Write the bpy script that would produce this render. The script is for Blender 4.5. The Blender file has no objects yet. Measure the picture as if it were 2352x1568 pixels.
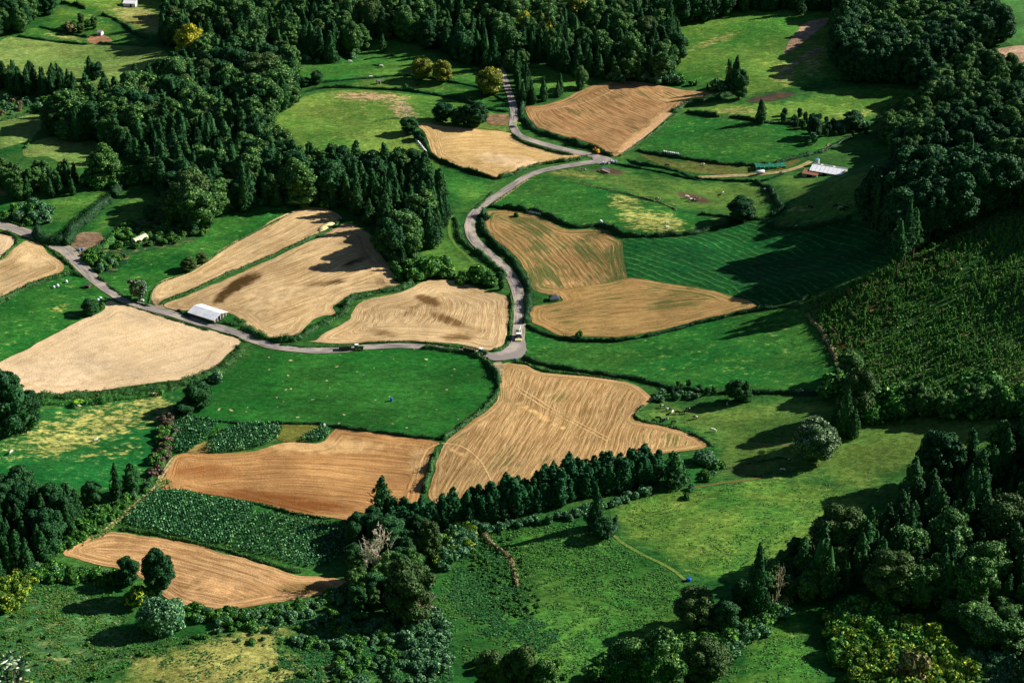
import bpy, math, random, bmesh
import numpy as np
from mathutils import Vector
from mathutils.geometry import delaunay_2d_cdt

C = bpy.context.scene.collection
SC = bpy.context.scene
R = math.radians

# ------------------------------------------------------------------ camera, sky, sun, exposure
CAM_H, PITCH = 425.0, R(28.0)
cam_d = bpy.data.cameras.new('camera'); cam = bpy.data.objects.new('camera', cam_d); C.objects.link(cam)
cam.location = (0, 0, CAM_H); cam.rotation_euler = (R(90) - PITCH, 0, 0)
cam_d.lens = 70; cam_d.sensor_width = 36; cam_d.clip_start = 1; cam_d.clip_end = 30000
SC.camera = cam
SUN_EL, SUN_AZ = 30.0, 74.0        # azimuth: 0 = towards the camera's view (+y), 90 = +x; measured clockwise seen from above
w = bpy.data.worlds.new('World'); SC.world = w; w.use_nodes = True
nt = w.node_tree; nt.nodes.clear()
sk = nt.nodes.new('ShaderNodeTexSky'); sk.sky_type = 'NISHITA'; sk.sun_disc = False
sk.air_density = 0.7; sk.dust_density = 0.3; sk.ozone_density = 2.0; sk.sun_elevation = R(SUN_EL); sk.sun_rotation = R(SUN_AZ)
bg = nt.nodes.new('ShaderNodeBackground'); bg.inputs['Strength'].default_value = 0.05
wo = nt.nodes.new('ShaderNodeOutputWorld')
nt.links.new(sk.outputs[0], bg.inputs[0]); nt.links.new(bg.outputs[0], wo.inputs[0])
sd = bpy.data.lights.new('sun', 'SUN'); sd.energy = 5.0; sd.angle = R(0.5); sd.color = (1.0, 0.945, 0.85)
sun = bpy.data.objects.new('sun', sd); C.objects.link(sun)
sv = Vector((math.sin(R(SUN_AZ)) * math.cos(R(SUN_EL)), math.cos(R(SUN_AZ)) * math.cos(R(SUN_EL)), math.sin(R(SUN_EL))))
sun.rotation_euler = sv.to_track_quat('Z', 'Y').to_euler()
sun.location = (300, 800, 600)
SC.view_settings.view_transform = 'Standard'; SC.view_settings.look = 'None'
SC.view_settings.exposure = 0.65; SC.view_settings.gamma = 1.0
SC.cycles.max_bounces = 4; SC.cycles.diffuse_bounces = 2; SC.cycles.glossy_bounces = 1
SC.cycles.transmission_bounces = 2; SC.cycles.transparent_max_bounces = 4

# ------------------------------------------------------------------ picture <-> ground, terrain height
FD, CX, CY = 2352 * 70 / 36.0, 1176.0, 784.0
cp, sp = math.cos(PITCH), math.sin(PITCH)
def rays(u, v):
    u = np.asarray(u, float); v = np.asarray(v, float)
    a = (u - CX) / FD; b = (v - CY) / FD
    return a, cp - b * sp, -sp - b * cp
CTRL = [(300,900,0),(60,900,0),(700,800,0),(900,900,-.5),(1200,700,0),(1000,700,0),(1300,950,0),(1500,850,1),(1100,500,1),(700,650,1),
 (400,600,1),(1700,600,3),(1550,1000,1),(1600,450,3),(1850,800,4),(1750,900,2),(1300,300,3),(1450,250,4),(700,1050,-1),(500,1150,-1),
 (800,1250,-3),(400,1300,-3),(250,1000,0),(100,1200,0),(1900,620,6),(2060,600,30),(2030,760,24),(2250,540,46),(2150,560,38),(2352,480,50),(2450,600,58),(2352,700,44),(2200,750,36),
 (2450,850,48),(2250,900,27),(2050,900,14),(1950,980,6),(2150,1000,8),(2352,980,22),(2300,1100,18),(2450,1200,24),(2100,1100,8),(1950,1150,5),
 (2350,1400,13),(2200,1300,9),(2450,1568,16),(2100,1500,10),(1900,1450,6),(1700,1250,6),(1500,1150,3),(1600,1450,6),(1400,1400,5),
 (1200,1350,5),(1100,1250,0),(1050,1350,1),(1250,1530,7),(950,1300,-3),(950,1480,2),(700,1450,1),(800,1568,8),(500,1568,12),(650,1500,8),(350,1568,8),(100,1568,5),
 (200,1450,0),(30,1400,2),(2250,300,14),(2350,200,30),(2100,350,9),(2100,150,10),(1950,100,10),(2350,50,22),(1700,120,9),(1800,40,13),(1600,20,8),(1200,50,8),(900,50,7),
 (600,60,6),(400,60,7),(150,40,9),(150,150,4),(100,300,2),(300,350,2),(600,350,3),(850,250,4),(1000,150,5),(1900,400,6),(2000,300,8),(1100,-150,14),(300,-150,14),(2000,-150,25),
 (-200,500,2),(-200,900,2),(-200,1300,6),(2700,300,55),(2800,700,72),(2800,1100,60),(2700,1500,40)]
_c = np.array(CTRL, float)
_a, _b, _g = rays(_c[:, 0], _c[:, 1])
CXY = np.stack([_a / -_g * CAM_H, _b / -_g * CAM_H], 1); CZ = _c[:, 2]
def hz(x, y):
    x = np.asarray(x, float); y = np.asarray(y, float)
    shp = x.shape; xf = x.ravel(); yf = y.ravel(); out = np.empty_like(xf)
    for s in range(0, len(xf), 20000):
        X = xf[s:s + 20000, None]; Y = yf[s:s + 20000, None]
        d2 = (X - CXY[None, :, 0]) ** 2 + (Y - CXY[None, :, 1]) ** 2
        ww = 1.0 / (d2 + 42.0 ** 2) ** 2.5
        out[s:s + 20000] = (ww * CZ).sum(1) / ww.sum(1)
    z = out + 0.7 * np.sin(xf / 31 + 1.3) * np.cos(yf / 37) + 0.35 * np.sin(xf / 13 + yf / 17) + 0.2 * np.sin(xf / 7.7 - yf / 9.1)
    hill = CAM_H - 3.6 - 0.7731 * np.maximum(yf, -12) - 10 * np.clip((yf - 520) / 30, 0, 50)
    k = 1.5; m = np.maximum(z, hill); dlt = np.abs(z - hill)
    z = m + k * 0.25 * np.clip(1 - dlt / k, 0, 1) ** 2
    far = np.clip((yf - 1500) / 2500, 0, 1); z = z + far * far * 250
    return z.reshape(shp)
def g(u, v):
    a, b, c = rays(u, v)
    z = np.zeros_like(a); x = y = None
    for i in range(14):
        t = (z - CAM_H) / c
        x = a * t; y = b * t
        z = 0.5 * z + 0.5 * hz(x, y)
    return x, y
def g1(u, v):
    x, y = g(np.array([u]), np.array([v])); return float(x[0]), float(y[0]), float(hz(x, y)[0])
def proj(x, y, z):
    dy = np.asarray(y, float); dz = np.asarray(z, float) - CAM_H
    d = dy * cp - dz * sp; up = dy * sp + dz * cp
    return CX + FD * np.asarray(x, float) / d, CY - FD * up / d, d
def scale_at(x, y, z): return FD / float(proj(x, y, z)[2])     # picture px per metre

# ------------------------------------------------------------------ materials
def lin(c):
    return tuple(((v / 255.) / 12.92 if v <= 10 else ((v / 255. + 0.055) / 1.055) ** 2.4) for v in c) + (1.0,)
class NT:
    def __init__(s, name, rough=0.85, spec=0.2):
        s.m = bpy.data.materials.new(name); s.m.use_nodes = True; s.t = s.m.node_tree
        s.p = s.t.nodes['Principled BSDF']; s.p.inputs['Roughness'].default_value = rough
        s.p.inputs['Specular IOR Level'].default_value = spec
    def n(s, typ, **kw):
        nd = s.t.nodes.new(typ)
        for k, v in kw.items(): setattr(nd, k, v)
        return nd
    def set(s, inp, v):
        if isinstance(v, bpy.types.NodeSocket): s.t.links.new(v, inp)
        else: inp.default_value = v
    def math(s, op, a, b=0.0, c=None, clamp=False):
        nd = s.n('ShaderNodeMath', operation=op); nd.use_clamp = clamp
        s.set(nd.inputs[0], a); s.set(nd.inputs[1], b)
        if c is not None: s.set(nd.inputs[2], c)
        return nd.outputs[0]
    def mix(s, f, a, b, blend='MIX'):
        nd = s.n('ShaderNodeMix', data_type='RGBA', blend_type=blend)
        s.set(nd.inputs[0], f); s.set(nd.inputs[6], a); s.set(nd.inputs[7], b); return nd.outputs[2]
    def ramp(s, v, lo, hi, a=0.0, b=1.0):
        nd = s.n('ShaderNodeMapRange'); nd.interpolation_type = 'SMOOTHSTEP'
        s.set(nd.inputs[0], v); s.set(nd.inputs[1], lo); s.set(nd.inputs[2], hi); s.set(nd.inputs[3], a); s.set(nd.inputs[4], b); return nd.outputs[0]
    def pos(s): return s.n('ShaderNodeNewGeometry').outputs['Position']
    def noise(s, scale, detail=3.0, vec=None, rough=0.55, dist=0.0):
        nd = s.n('ShaderNodeTexNoise'); s.set(nd.inputs['Vector'], vec if vec is not None else s.pos())
        nd.inputs['Scale'].default_value = scale; nd.inputs['Detail'].default_value = detail
        nd.inputs['Roughness'].default_value = rough; nd.inputs['Distortion'].default_value = dist
        return nd.outputs['Fac']
    def attr(s, name):
        return s.n('ShaderNodeAttribute', attribute_name=name).outputs['Fac']
    def comb(s, x, y, z=0.0):
        nd = s.n('ShaderNodeCombineXYZ'); s.set(nd.inputs[0], x); s.set(nd.inputs[1], y); s.set(nd.inputs[2], z); return nd.outputs[0]
    def bump(s, h, strength, dist):
        nd = s.n('ShaderNodeBump'); s.set(nd.inputs['Height'], h); nd.inputs['Strength'].default_value = strength
        nd.inputs['Distance'].default_value = dist; s.t.links.new(nd.outputs[0], s.p.inputs['Normal'])
    def mul(s, col, f):
        nd = s.n('ShaderNodeVectorMath', operation='SCALE'); s.set(nd.inputs[0], col if isinstance(col, bpy.types.NodeSocket) else col[:3]); s.set(nd.inputs[3], f); return nd.outputs[0]
    def out(s, col): s.set(s.p.inputs['Base Color'], col); return s.m

def grass_mat(name, c1, c2, dry, dry_lo=0.62, patch=None, fleck=None, fleck_lo=0.74, patch2=None, rows=None, bump=0.9, tuft=0.45, fade=0.0):
    q = NT(name, 0.9, 0.08)
    mp = q.n('ShaderNodeMapping'); q.set(mp.inputs['Vector'], q.pos()); mp.inputs['Rotation'].default_value = (0, 0, 0.35); mp.inputs['Scale'].default_value = (0.55, 1.0, 1.0); sp_ = mp.outputs[0]
    n1 = q.noise(0.018, 3); n2 = q.noise(0.11, 6, sp_, rough=0.68); n3 = q.noise(0.85, 6, sp_, rough=0.78); n4 = q.noise(0.38, 5, sp_, rough=0.68)
    n6 = q.noise(0.045, 3, sp_, rough=0.6)
    col = q.mix(q.ramp(q.math('ADD', q.math('MULTIPLY', n1, 0.6), q.math('MULTIPLY', n2, 0.4)), 0.38, 0.62), lin(c1), lin(c2))
    mixd = q.math('ADD', q.math('MULTIPLY', n2, 0.5), q.math('MULTIPLY', n4, 0.5))
    pa = q.attr('pa'); pb = q.attr('pb')
    thr = q.math('ADD', mixd, q.math('MULTIPLY', pa, 0.0))
    col = q.mix(q.ramp(thr, dry_lo, dry_lo + 0.14), col, lin(dry))
    if patch:
        m = q.ramp(q.math('ADD', pa, q.math('MULTIPLY', q.math('SUBTRACT', q.math('ADD', q.math('MULTIPLY', n4, .65), q.math('MULTIPLY', n3, .35)), 0.5), 4.2)), 0.25, 0.95)
        col = q.mix(m, col, lin(patch))
    if patch2:
        m = q.ramp(q.math('ADD', pb, q.math('MULTIPLY', q.math('SUBTRACT', mixd, 0.5), 1.6)), 0.35, 0.75)
        col = q.mix(m, col, lin(patch2))
    if fleck:
        nf = q.noise(0.33, 1.5, rough=0.5); col = q.mix(q.ramp(nf, fleck_lo, fleck_lo + 0.03), col, lin(fleck))
    h = n3
    if rows:
        rc = q.attr('rowc'); wob = q.math('MULTIPLY', q.noise(0.045, 3, rough=.5), rows[0] * 2.3)
        s_ = q.math('SINE', q.math('MULTIPLY', q.math('ADD', rc, wob), 2 * math.pi / rows[0]))
        line = q.math('MULTIPLY', q.ramp(s_, 0.72, 1.0), q.ramp(n2, 0.40, 0.54))
        col = q.mix(q.math('MULTIPLY', line, q.math('MULTIPLY', q.math('SUBTRACT', 1.0, pb), .5)), col, lin(rows[1]))
        h = q.math('ADD', n3, q.math('MULTIPLY', s_, 0.12))
    if fade:
        bc = q.mix(q.ramp(q.math('ADD', q.math('MULTIPLY', n1, 0.6), q.math('MULTIPLY', n2, 0.4)), 0.38, 0.62), lin((32, 92, 36)), lin((66, 108, 46)))
        bc = q.mix(q.ramp(mixd, 0.60, 0.74), bc, lin((124, 132, 64)))
        e_ = q.math('ADD', q.attr('edge'), q.math('MULTIPLY', q.math('SUBTRACT', mixd, 0.5), fade * 3.5))
        col = q.mix(q.ramp(e_, 0.0, fade), bc, col)
    col = q.mul(col, q.math('MULTIPLY', q.ramp(n3, 0.32, 0.68, 1 - tuft, 1 + tuft), q.math('MULTIPLY', q.ramp(n4, .34, .66, .78, 1.2), q.ramp(n6, .35, .65, .78, 1.18))))
    q.bump(h, bump, 0.7)
    return q.out(col)

def field_mat(name, ca, cb, spacing=2.4, contrast=0.5, weed=None, weed_lo=0.6, stain=None, pale=None, fine=0.5, head=7.0, grain=0.16):
    """ploughed or harvested soil: streaks that follow the rows, with a headland that follows the edge"""
    q = NT(name, 0.95, 0.05)
    rc, ru, ed = q.attr('rowc'), q.attr('rowu'), q.attr('edge')
    hm = q.ramp(q.math('ADD', ed, q.math('MULTIPLY', q.noise(0.12, 2), 4.0)), head + 1.0, head + 2.6, 1.0, 0.0)
    warp = q.math('MULTIPLY', q.math('SUBTRACT', q.noise(0.016, 2), 0.5), 9.0)
    cc = q.n('ShaderNodeMix', data_type='FLOAT'); q.set(cc.inputs[0], hm); q.set(cc.inputs[2], q.math('ADD', rc, warp)); q.set(cc.inputs[3], ed)
    c_ = cc.outputs[0]
    s1 = q.noise(1.0, 4, q.comb(q.math('MULTIPLY', c_, 0.55), q.math('MULTIPLY', ru, 0.022)), 0.62)
    s2 = q.noise(1.0, 3, q.comb(q.math('MULTIPLY', c_, 1.6), q.math('MULTIPLY', ru, 0.10), 7.0), 0.6)
    sw = q.math('SINE', q.math('MULTIPLY', q.math('ADD', c_, q.math('MULTIPLY', q.noise(0.08, 2), 2.0)), 2 * math.pi / spacing))
    n2 = q.noise(0.05, 5, rough=0.6); n3 = q.noise(1.3, 4, rough=0.75); n5 = q.noise(0.22, 4)
    f = q.math('ADD', q.math('MULTIPLY', s1, 0.50), q.math('ADD', q.math('MULTIPLY', s2, 0.30), q.math('MULTIPLY', n2, 0.20)))
    f = q.math('ADD', f, q.math('MULTIPLY', sw, 0.035 * fine))
    col = q.mix(q.ramp(f, 0.5 - 0.055 / max(contrast, .05), 0.5 + 0.055 / max(contrast, .05)), lin(cb), lin(ca))
    if pale:
        col = q.mix(q.ramp(q.math('ADD', q.attr('pb'), q.math('MULTIPLY', q.math('SUBTRACT', n5, .5), 1.2)), 0.25, 1.0), col, lin(pale))
    if stain:
        st = q.math('ADD', q.attr('pa'), q.math('ADD', q.math('MULTIPLY', q.math('SUBTRACT', s1, 0.5), 1.8), q.math('MULTIPLY', q.math('SUBTRACT', n5, .5), .7)))
        col = q.mix(q.ramp(st, 0.3, 1.05), col, lin(stain))
    if weed:
        wv = q.math('ADD', q.math('MULTIPLY', s1, 0.6), q.math('MULTIPLY', n2, 0.4))
        col = q.mix(q.math('MULTIPLY', q.ramp(wv, weed_lo - .02, weed_lo + 0.05), 0.8), col, lin(weed))
    col = q.mul(col, q.math('MULTIPLY', q.ramp(n3, 0.3, 0.7, 1 - grain, 1 + grain), q.math('MULTIPLY', q.ramp(q.noise(.028, 4, rough=.6), .35, .65, .84, 1.1), q.ramp(n5, .35, .65, .93, 1.06))))
    q.bump(q.math('ADD', n3, q.math('ADD', q.math('MULTIPLY', s2, 1.2), q.math('MULTIPLY', sw, 0.10 * fine))), 0.8, 0.35)
    return q.out(col)

def leaf_mat(name, a, b, var=0.45, rough=0.6, spec=0.18, tip=None, trans=0.0):
    q = NT(name, rough, spec)
    rnd = q.n('ShaderNodeObjectInfo').outputs['Random']; lv = q.attr('lv')
    nz = q.noise(0.28, 2)
    col = q.mix(q.math('ADD', q.math('MULTIPLY', rnd, 0.6), q.math('MULTIPLY', nz, .4)), lin(a), lin(b))
    if tip: col = q.mix(q.ramp(lv, 0.72, 0.86), col, lin(tip))
    col = q.mul(col, q.math('ADD', 1 - var, q.math('MULTIPLY', lv, 2 * var)))
    return q.out(col)

def plain(name, c, rough=0.6, spec=0.3, grain=0.12, scale=1.5, metal=0.0):
    q = NT(name, rough, spec); n = q.noise(scale, 4)
    q.p.inputs['Metallic'].default_value = metal
    return q.out(q.mul(lin(c), q.ramp(n, 0.3, 0.7, 1 - grain, 1 + grain)))

# ------------------------------------------------------------------ object helpers
def tag(o, label=None, cat=None, group=None, kind=None):
    if label: o['label'] = label
    if cat: o['category'] = cat
    if group: o['group'] = group
    if kind: o['kind'] = kind
    return o
def link_mesh(name, verts, faces, mat, parent=None, smooth=False, attrs=None):
    me = bpy.data.meshes.new(name)
    if isinstance(verts, np.ndarray) and isinstance(faces, np.ndarray):
        nv, nf, k = len(verts), len(faces), faces.shape[1]
        me.vertices.add(nv); me.vertices.foreach_set('co', verts.astype(np.float32).ravel())
        me.loops.add(nf * k); me.loops.foreach_set('vertex_index', faces.astype(np.int32).ravel())
        me.polygons.add(nf); me.polygons.foreach_set('loop_start', np.arange(0, nf * k, k, dtype=np.int32))
        me.polygons.foreach_set('loop_total', np.full(nf, k, dtype=np.int32))
        me.update(calc_edges=True)
    else:
        me.from_pydata([tuple(v) for v in verts], [], [tuple(f) for f in faces]); me.update()
    if attrs:
        for an, av in attrs.items():
            a = me.attributes.new(an, 'FLOAT', 'POINT'); a.data.foreach_set('value', np.asarray(av, np.float32))
    if smooth: me.polygons.foreach_set('use_smooth', [True] * len(me.polygons))
    if mat: me.materials.append(mat)
    o = bpy.data.objects.new(name, me); C.objects.link(o)
    if parent: o.parent = parent
    return o
def empty(name, loc, rz=0.0, sc=1.0):
    o = bpy.data.objects.new(name, None); C.objects.link(o); o.location = loc; o.rotation_euler = (0, 0, rz)
    o.scale = (sc, sc, sc) if not hasattr(sc, '__len__') else sc; o.empty_display_size = 0.5; return o
def copy_tree(o, parent=None):
    c = o.copy(); C.objects.link(c); c.parent = parent
    for ch in o.children: copy_tree(ch, c)
    return c

def smooth_path(P, step, closed=False):
    """Catmull-Rom through points, resampled at about `step` metres (2D)"""
    P = np.asarray(P, float); n = len(P); out = []
    rng = range(n) if closed else range(n - 1)
    for i in rng:
        p0, p1, p2, p3 = (P[(i - 1) % n], P[i], P[(i + 1) % n], P[(i + 2) % n]) if closed else (P[max(i - 1, 0)], P[i], P[i + 1], P[min(i + 2, n - 1)])
        L = np.linalg.norm(p2 - p1); k = max(1, int(math.ceil(L / step)))
        # centripetal-ish: limit tangents to avoid loops
        m1 = (p2 - p0) * 0.5; m2 = (p3 - p1) * 0.5
        for m in (m1, m2):
            l = np.linalg.norm(m)
            if l > L: m *= L / l
        for j in range(k):
            t = j / k; t2 = t * t; t3 = t2 * t
            out.append((2 * t3 - 3 * t2 + 1) * p1 + (t3 - 2 * t2 + t) * m1 + (-2 * t3 + 3 * t2) * p2 + (t3 - t2) * m2)
    if not closed: out.append(P[-1])
    return np.array(out)
def ground_path(pts, step, closed=False):
    a = np.array(pts, float); x, y = g(a[:, 0], a[:, 1]); return smooth_path(np.stack([x, y], 1), step, closed)
def inside(poly, X, Y):
    res = np.zeros(X.shape, bool); n = len(poly); j = n - 1
    for i in range(n):
        xi, yi = poly[i]; xj, yj = poly[j]
        with np.errstate(divide='ignore', invalid='ignore'):
            c = ((yi > Y) != (yj > Y)) & (X < (xj - xi) * (Y - yi) / (yj - yi + 1e-12) + xi)
        res ^= c; j = i
    return res
def seg_dist(poly, X, Y, closed=True):
    d = np.full(X.shape, 1e9); n = len(poly)
    for i in range(n if closed else n - 1):
        a = poly[i]; b = poly[(i + 1) % n]; ab = b - a; l2 = (ab ** 2).sum() + 1e-9
        t = np.clip(((X - a[0]) * ab[0] + (Y - a[1]) * ab[1]) / l2, 0, 1)
        d = np.minimum(d, np.hypot(X - a[0] - t * ab[0], Y - a[1] - t * ab[1]))
    return d
def circ3(P):
    (ax, ay), (bx, by), (cx, cy) = P
    d = 2 * (ax * (by - cy) + bx * (cy - ay) + cx * (ay - by))
    if abs(d) < 1e-3: d = 1e-3
    ux = ((ax * ax + ay * ay) * (by - cy) + (bx * bx + by * by) * (cy - ay) + (cx * cx + cy * cy) * (ay - by)) / d
    uy = ((ax * ax + ay * ay) * (cx - bx) + (bx * bx + by * by) * (ax - cx) + (cx * cx + cy * cy) * (bx - ax)) / d
    return ux, uy
def blobmask(blobs, x, y, z):
    u, v, _ = proj(x, y, z); m = np.zeros_like(u)
    for bx, by, rx, ry, ang, s in blobs or []:
        c, s_ = math.cos(R(ang)), math.sin(R(ang)); du, dv = u - bx, v - by
        a = (du * c + dv * s_) / rx; b = (-du * s_ + dv * c) / ry
        m = np.maximum(m, s * np.clip(1.25 - (a * a + b * b) * 0.9, 0, 1))
    return m
PLOTS = []
def plot(name, pts, mat, label, lift, guide=None, pa=None, pb=None, step=3.0, cat='field', jitter=0.35, seed=0):
    rng = np.random.default_rng(seed + len(PLOTS))
    P = ground_path(pts, 2.5, True)
    jit = rng.normal(0, jitter, P.shape); P = P + (jit + np.roll(jit, 1, 0) + np.roll(jit, -1, 0)) / 2.2
    x0, y0 = P.min(0); x1, y1 = P.max(0)
    gx, gy = np.meshgrid(np.arange(x0, x1, step), np.arange(y0, y1, step)); gx = gx + rng.uniform(-.3, .3, gx.shape) * step; gy = gy + rng.uniform(-.3, .3, gy.shape) * step
    gx, gy = gx.ravel(), gy.ravel()
    k = inside(P, gx, gy); gx, gy = gx[k], gy[k]
    k = seg_dist(P, gx, gy) > step * 0.4; gx, gy = gx[k], gy[k]
    vs = [Vector((float(a), float(b))) for a, b in P] + [Vector((float(a), float(b))) for a, b in zip(gx, gy)]
    n = len(P)
    ov, oe, of, *_ = delaunay_2d_cdt(vs, [], [list(range(n))], 1, 1e-5)
    V = np.array([(v.x, v.y) for v in ov]); F = np.array([f for f in of if len(f) == 3])
    z = hz(V[:, 0], V[:, 1])
    att = {'edge': seg_dist(P, V[:, 0], V[:, 1]), 'pa': blobmask(pa, V[:, 0], V[:, 1], z), 'pb': blobmask(pb, V[:, 0], V[:, 1], z)}
    if guide:
        a = np.array(guide, float); qx, qy = g(a[:, 0], a[:, 1]); ux, uy = circ3(list(zip(qx, qy)))
        r0 = math.hypot(qx[1] - ux, qy[1] - uy); r = np.hypot(V[:, 0] - ux, V[:, 1] - uy)
        a0 = math.atan2(qy[1] - uy, qx[1] - ux); an = np.arctan2(V[:, 1] - uy, V[:, 0] - ux) - a0
        an = (an + math.pi) % (2 * math.pi) - math.pi
        att['rowc'] = r - r0; att['rowu'] = an * r0
    o = link_mesh(name, np.column_stack([V, z + lift]), F, mat, None, True, att)
    tag(o, label, cat, None, 'structure'); PLOTS.append(o); return o
def ribbon(name, pts, width, mat, label, lift, cat='road', step=2.5, n=6, taper=None):
    P = ground_path(pts, step); T = np.gradient(P, axis=0); T /= np.linalg.norm(T, axis=1)[:, None] + 1e-9
    N = np.stack([-T[:, 1], T[:, 0]], 1); m = len(P)
    wd = width if taper is None else np.interp(np.linspace(0, 1, m), np.linspace(0, 1, len(taper)), taper)
    rng = np.random.default_rng(len(pts)); wob = rng.normal(0, 0.12, (m, 2)); wob = (wob + np.roll(wob, 1, 0)) / 2
    V = []; rc = []; ru = []; L = np.concatenate([[0], np.cumsum(np.linalg.norm(np.diff(P, axis=0), axis=1))])
    for j in range(n + 1):
        o = (j / n - 0.5) * wd
        if j == 0: o = o + wob[:, 0]
        if j == n: o = o + wob[:, 1]
        V.append(P + N * np.asarray(o).reshape(-1, 1) if np.ndim(o) else P + N * o); rc.append(np.broadcast_to(o, m)); ru.append(L)
    V = np.array(V).transpose(1, 0, 2).reshape(-1, 2); rc = np.array(rc).T.ravel(); ru = np.array(ru).T.ravel()
    F = [(i * (n + 1) + j, i * (n + 1) + j + 1, (i + 1) * (n + 1) + j + 1, (i + 1) * (n + 1) + j) for i in range(m - 1) for j in range(n)]
    z = hz(V[:, 0], V[:, 1]) + lift
    F = np.array(F)[:, ::-1]
    o = link_mesh(name, np.column_stack([V, z]), F, mat, None, True, {'rowc': rc, 'rowu': ru})
    return tag(o, label, cat, None, 'structure')

# ================================================================== THE GROUND
def axis(lo, hi, step, far_lo, far_hi):
    a = list(np.arange(lo, hi, step)); s = step; v = hi
    while v < far_hi: a.append(v); s *= 1.35; v += s
    s = step; v = lo; b = []
    while v > far_lo: s *= 1.35; v -= s; b.append(v)
    return np.array(b[::-1] + a)
gxs = axis(-330, 330, 3.0, -6000, 6000); gys = axis(505, 1400, 3.5, -600, 9000)
GX, GY = np.meshgrid(gxs, gys); GZ = hz(GX, GY)
nx, ny = len(gxs), len(gys); idx = np.arange(nx * ny).reshape(ny, nx)
GF = np.stack([idx[:-1, :-1].ravel(), idx[:-1, 1:].ravel(), idx[1:, 1:].ravel(), idx[1:, :-1].ravel()], 1)
GV = np.column_stack([GX.ravel(), GY.ravel(), GZ.ravel()])
M_BASE = grass_mat('rough_grass', (32, 92, 36), (66, 108, 46), (124, 132, 64), 0.58, bump=1.0)
ground = link_mesh('ground', GV, GF, M_BASE, None, True); tag(ground, 'green valley floor and rising slopes under fields and woods', 'ground', None, 'structure')

# grass kinds
GR_DEEP = grass_mat('grass_deep', (26, 96, 32), (46, 104, 38), (100, 128, 52), 0.62, fleck=(190, 176, 130), fleck_lo=0.715, tuft=.42)
GR_RICH = grass_mat('grass_rich', (26, 98, 34), (58, 112, 42), (112, 134, 56), 0.585, patch=(164, 164, 88), tuft=.45)
GR_ROWS = grass_mat('grass_mown', (12, 78, 32), (24, 88, 36), (60, 108, 46), 0.68, rows=(4.3, (96, 142, 70)), tuft=.5)
GR_LIME = grass_mat('grass_lime', (62, 118, 42), (104, 136, 54), (134, 144, 68), 0.55, patch=(150, 150, 84), fade=9)
GR_OLIV = grass_mat('grass_olive', (70, 114, 46), (102, 130, 56), (132, 134, 74), 0.56, patch=(92, 74, 58), patch2=(150, 150, 84), fade=9)
GR_PALE = grass_mat('grass_pale', (94, 126, 58), (124, 144, 74), (146, 148, 88), 0.56, patch=(150, 140, 88))
GR_MEAD = grass_mat('grass_meadow', (24, 100, 42), (44, 108, 46), (96, 124, 56), 0.62, patch=(178, 172, 96), fleck=(196, 178, 140), fleck_lo=.73)
GR_OVAL = grass_mat('grass_oval', (74, 120, 44), (110, 136, 58), (112, 128, 60), 0.56, patch=(186, 152, 116))
GR_VALE = grass_mat('grass_vale', (54, 114, 42), (90, 130, 52), (120, 138, 66), 0.62, fade=9)
GR_SLOP = grass_mat('grass_slope', (112, 130, 58), (154, 152, 82), (196, 184, 116), 0.53, bump=1.2, tuft=.55, fade=9)
GR_ROUG = grass_mat('grass_weeds', (40, 100, 52), (84, 126, 68), (146, 152, 92), 0.53, bump=1.3, tuft=.6, fade=9)
GR_BRUSH = grass_mat('slope_brush', (42, 94, 40), (76, 112, 50), (138, 118, 70), 0.53, bump=1.5, tuft=.65, fade=5, patch=(116, 60, 42), patch2=(118, 122, 70))
GR_GARD = grass_mat('garden_soil', (30, 80, 38), (60, 92, 46), (158, 128, 92), 0.50, patch=(164, 134, 98))

plot('pasture', [(-60,100),(0,95),(25,85),(200,103),(262,100),(362,110),(385,125),(380,180),(365,215),(250,220),(170,215),(60,215),(-60,225)], GR_PALE, 'pale yellow green pasture at the upper left above a row of dark conifers', .05, pa=[(345,172,30,12,15,.8)])
plot('pasture', [(135,-40),(450,-40),(445,35),(420,60),(350,88),(310,75),(240,35),(190,20),(140,10)], GR_LIME, 'mottled green and straw pasture round the white shed at the top left', .05, pa=[(330,45,80,26,20,1),(410,20,40,20,0,.7)])
plot('pasture', [(40,85),(90,50),(140,15),(230,38),(290,70),(330,95),(262,100),(200,101),(120,92)], GR_LIME, 'small green paddock beside the little orange roofed hut', .07, pa=[(150,85,60,8,5,.7)])
plot('bare_plot', [(205,98),(208,85),(240,82),(258,98),(235,103)], grass_mat('dug_soil', (170,128,92), (150,112,80), (186,150,112), .5), 'bare dug plot in front of the orange roofed hut', .12)
plot('pasture', [(-60,275),(0,275),(95,257),(110,262),(90,300),(60,325),(0,342),(-60,350)], GR_PALE, 'pale pasture on the left edge behind a dark tree clump', .05)
plot('pasture', [(55,342),(100,318),(187,314),(225,328),(205,380),(160,385),(110,360),(62,362)], GR_PALE, 'small pale pasture above the big round tree at the left', .06)
plot('pasture', [(-40,395),(0,395),(45,410),(60,425),(30,448),(0,450),(-40,450)], grass_mat('dry_paddock', (150,128,80), (120,118,64), (180,150,104), .5), 'dry yellow brown paddock on the left edge', .06)
plot('pasture', [(-40,452),(0,450),(30,448),(60,455),(60,475),(0,492),(-40,495)], GR_RICH, 'small dark green paddock on the left edge', .07)
plot('pasture', [(85,490),(110,462),(175,447),(300,420),(330,432),(262,455),(200,485),(150,515),(100,510)], GR_VALE, 'narrow green pasture above the clipped tall hedge', .06)
plot('pasture', [(160,562),(205,512),(252,482),(325,437),(390,430),(375,475),(312,512),(250,542),(237,567),(207,577),(165,565)], GR_OLIV, 'pasture below the clipped tall hedge with a bare muddy corner', .06, pa=[(192,548,30,13,0,1.3),(215,505,18,5,-35,.9)])
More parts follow.
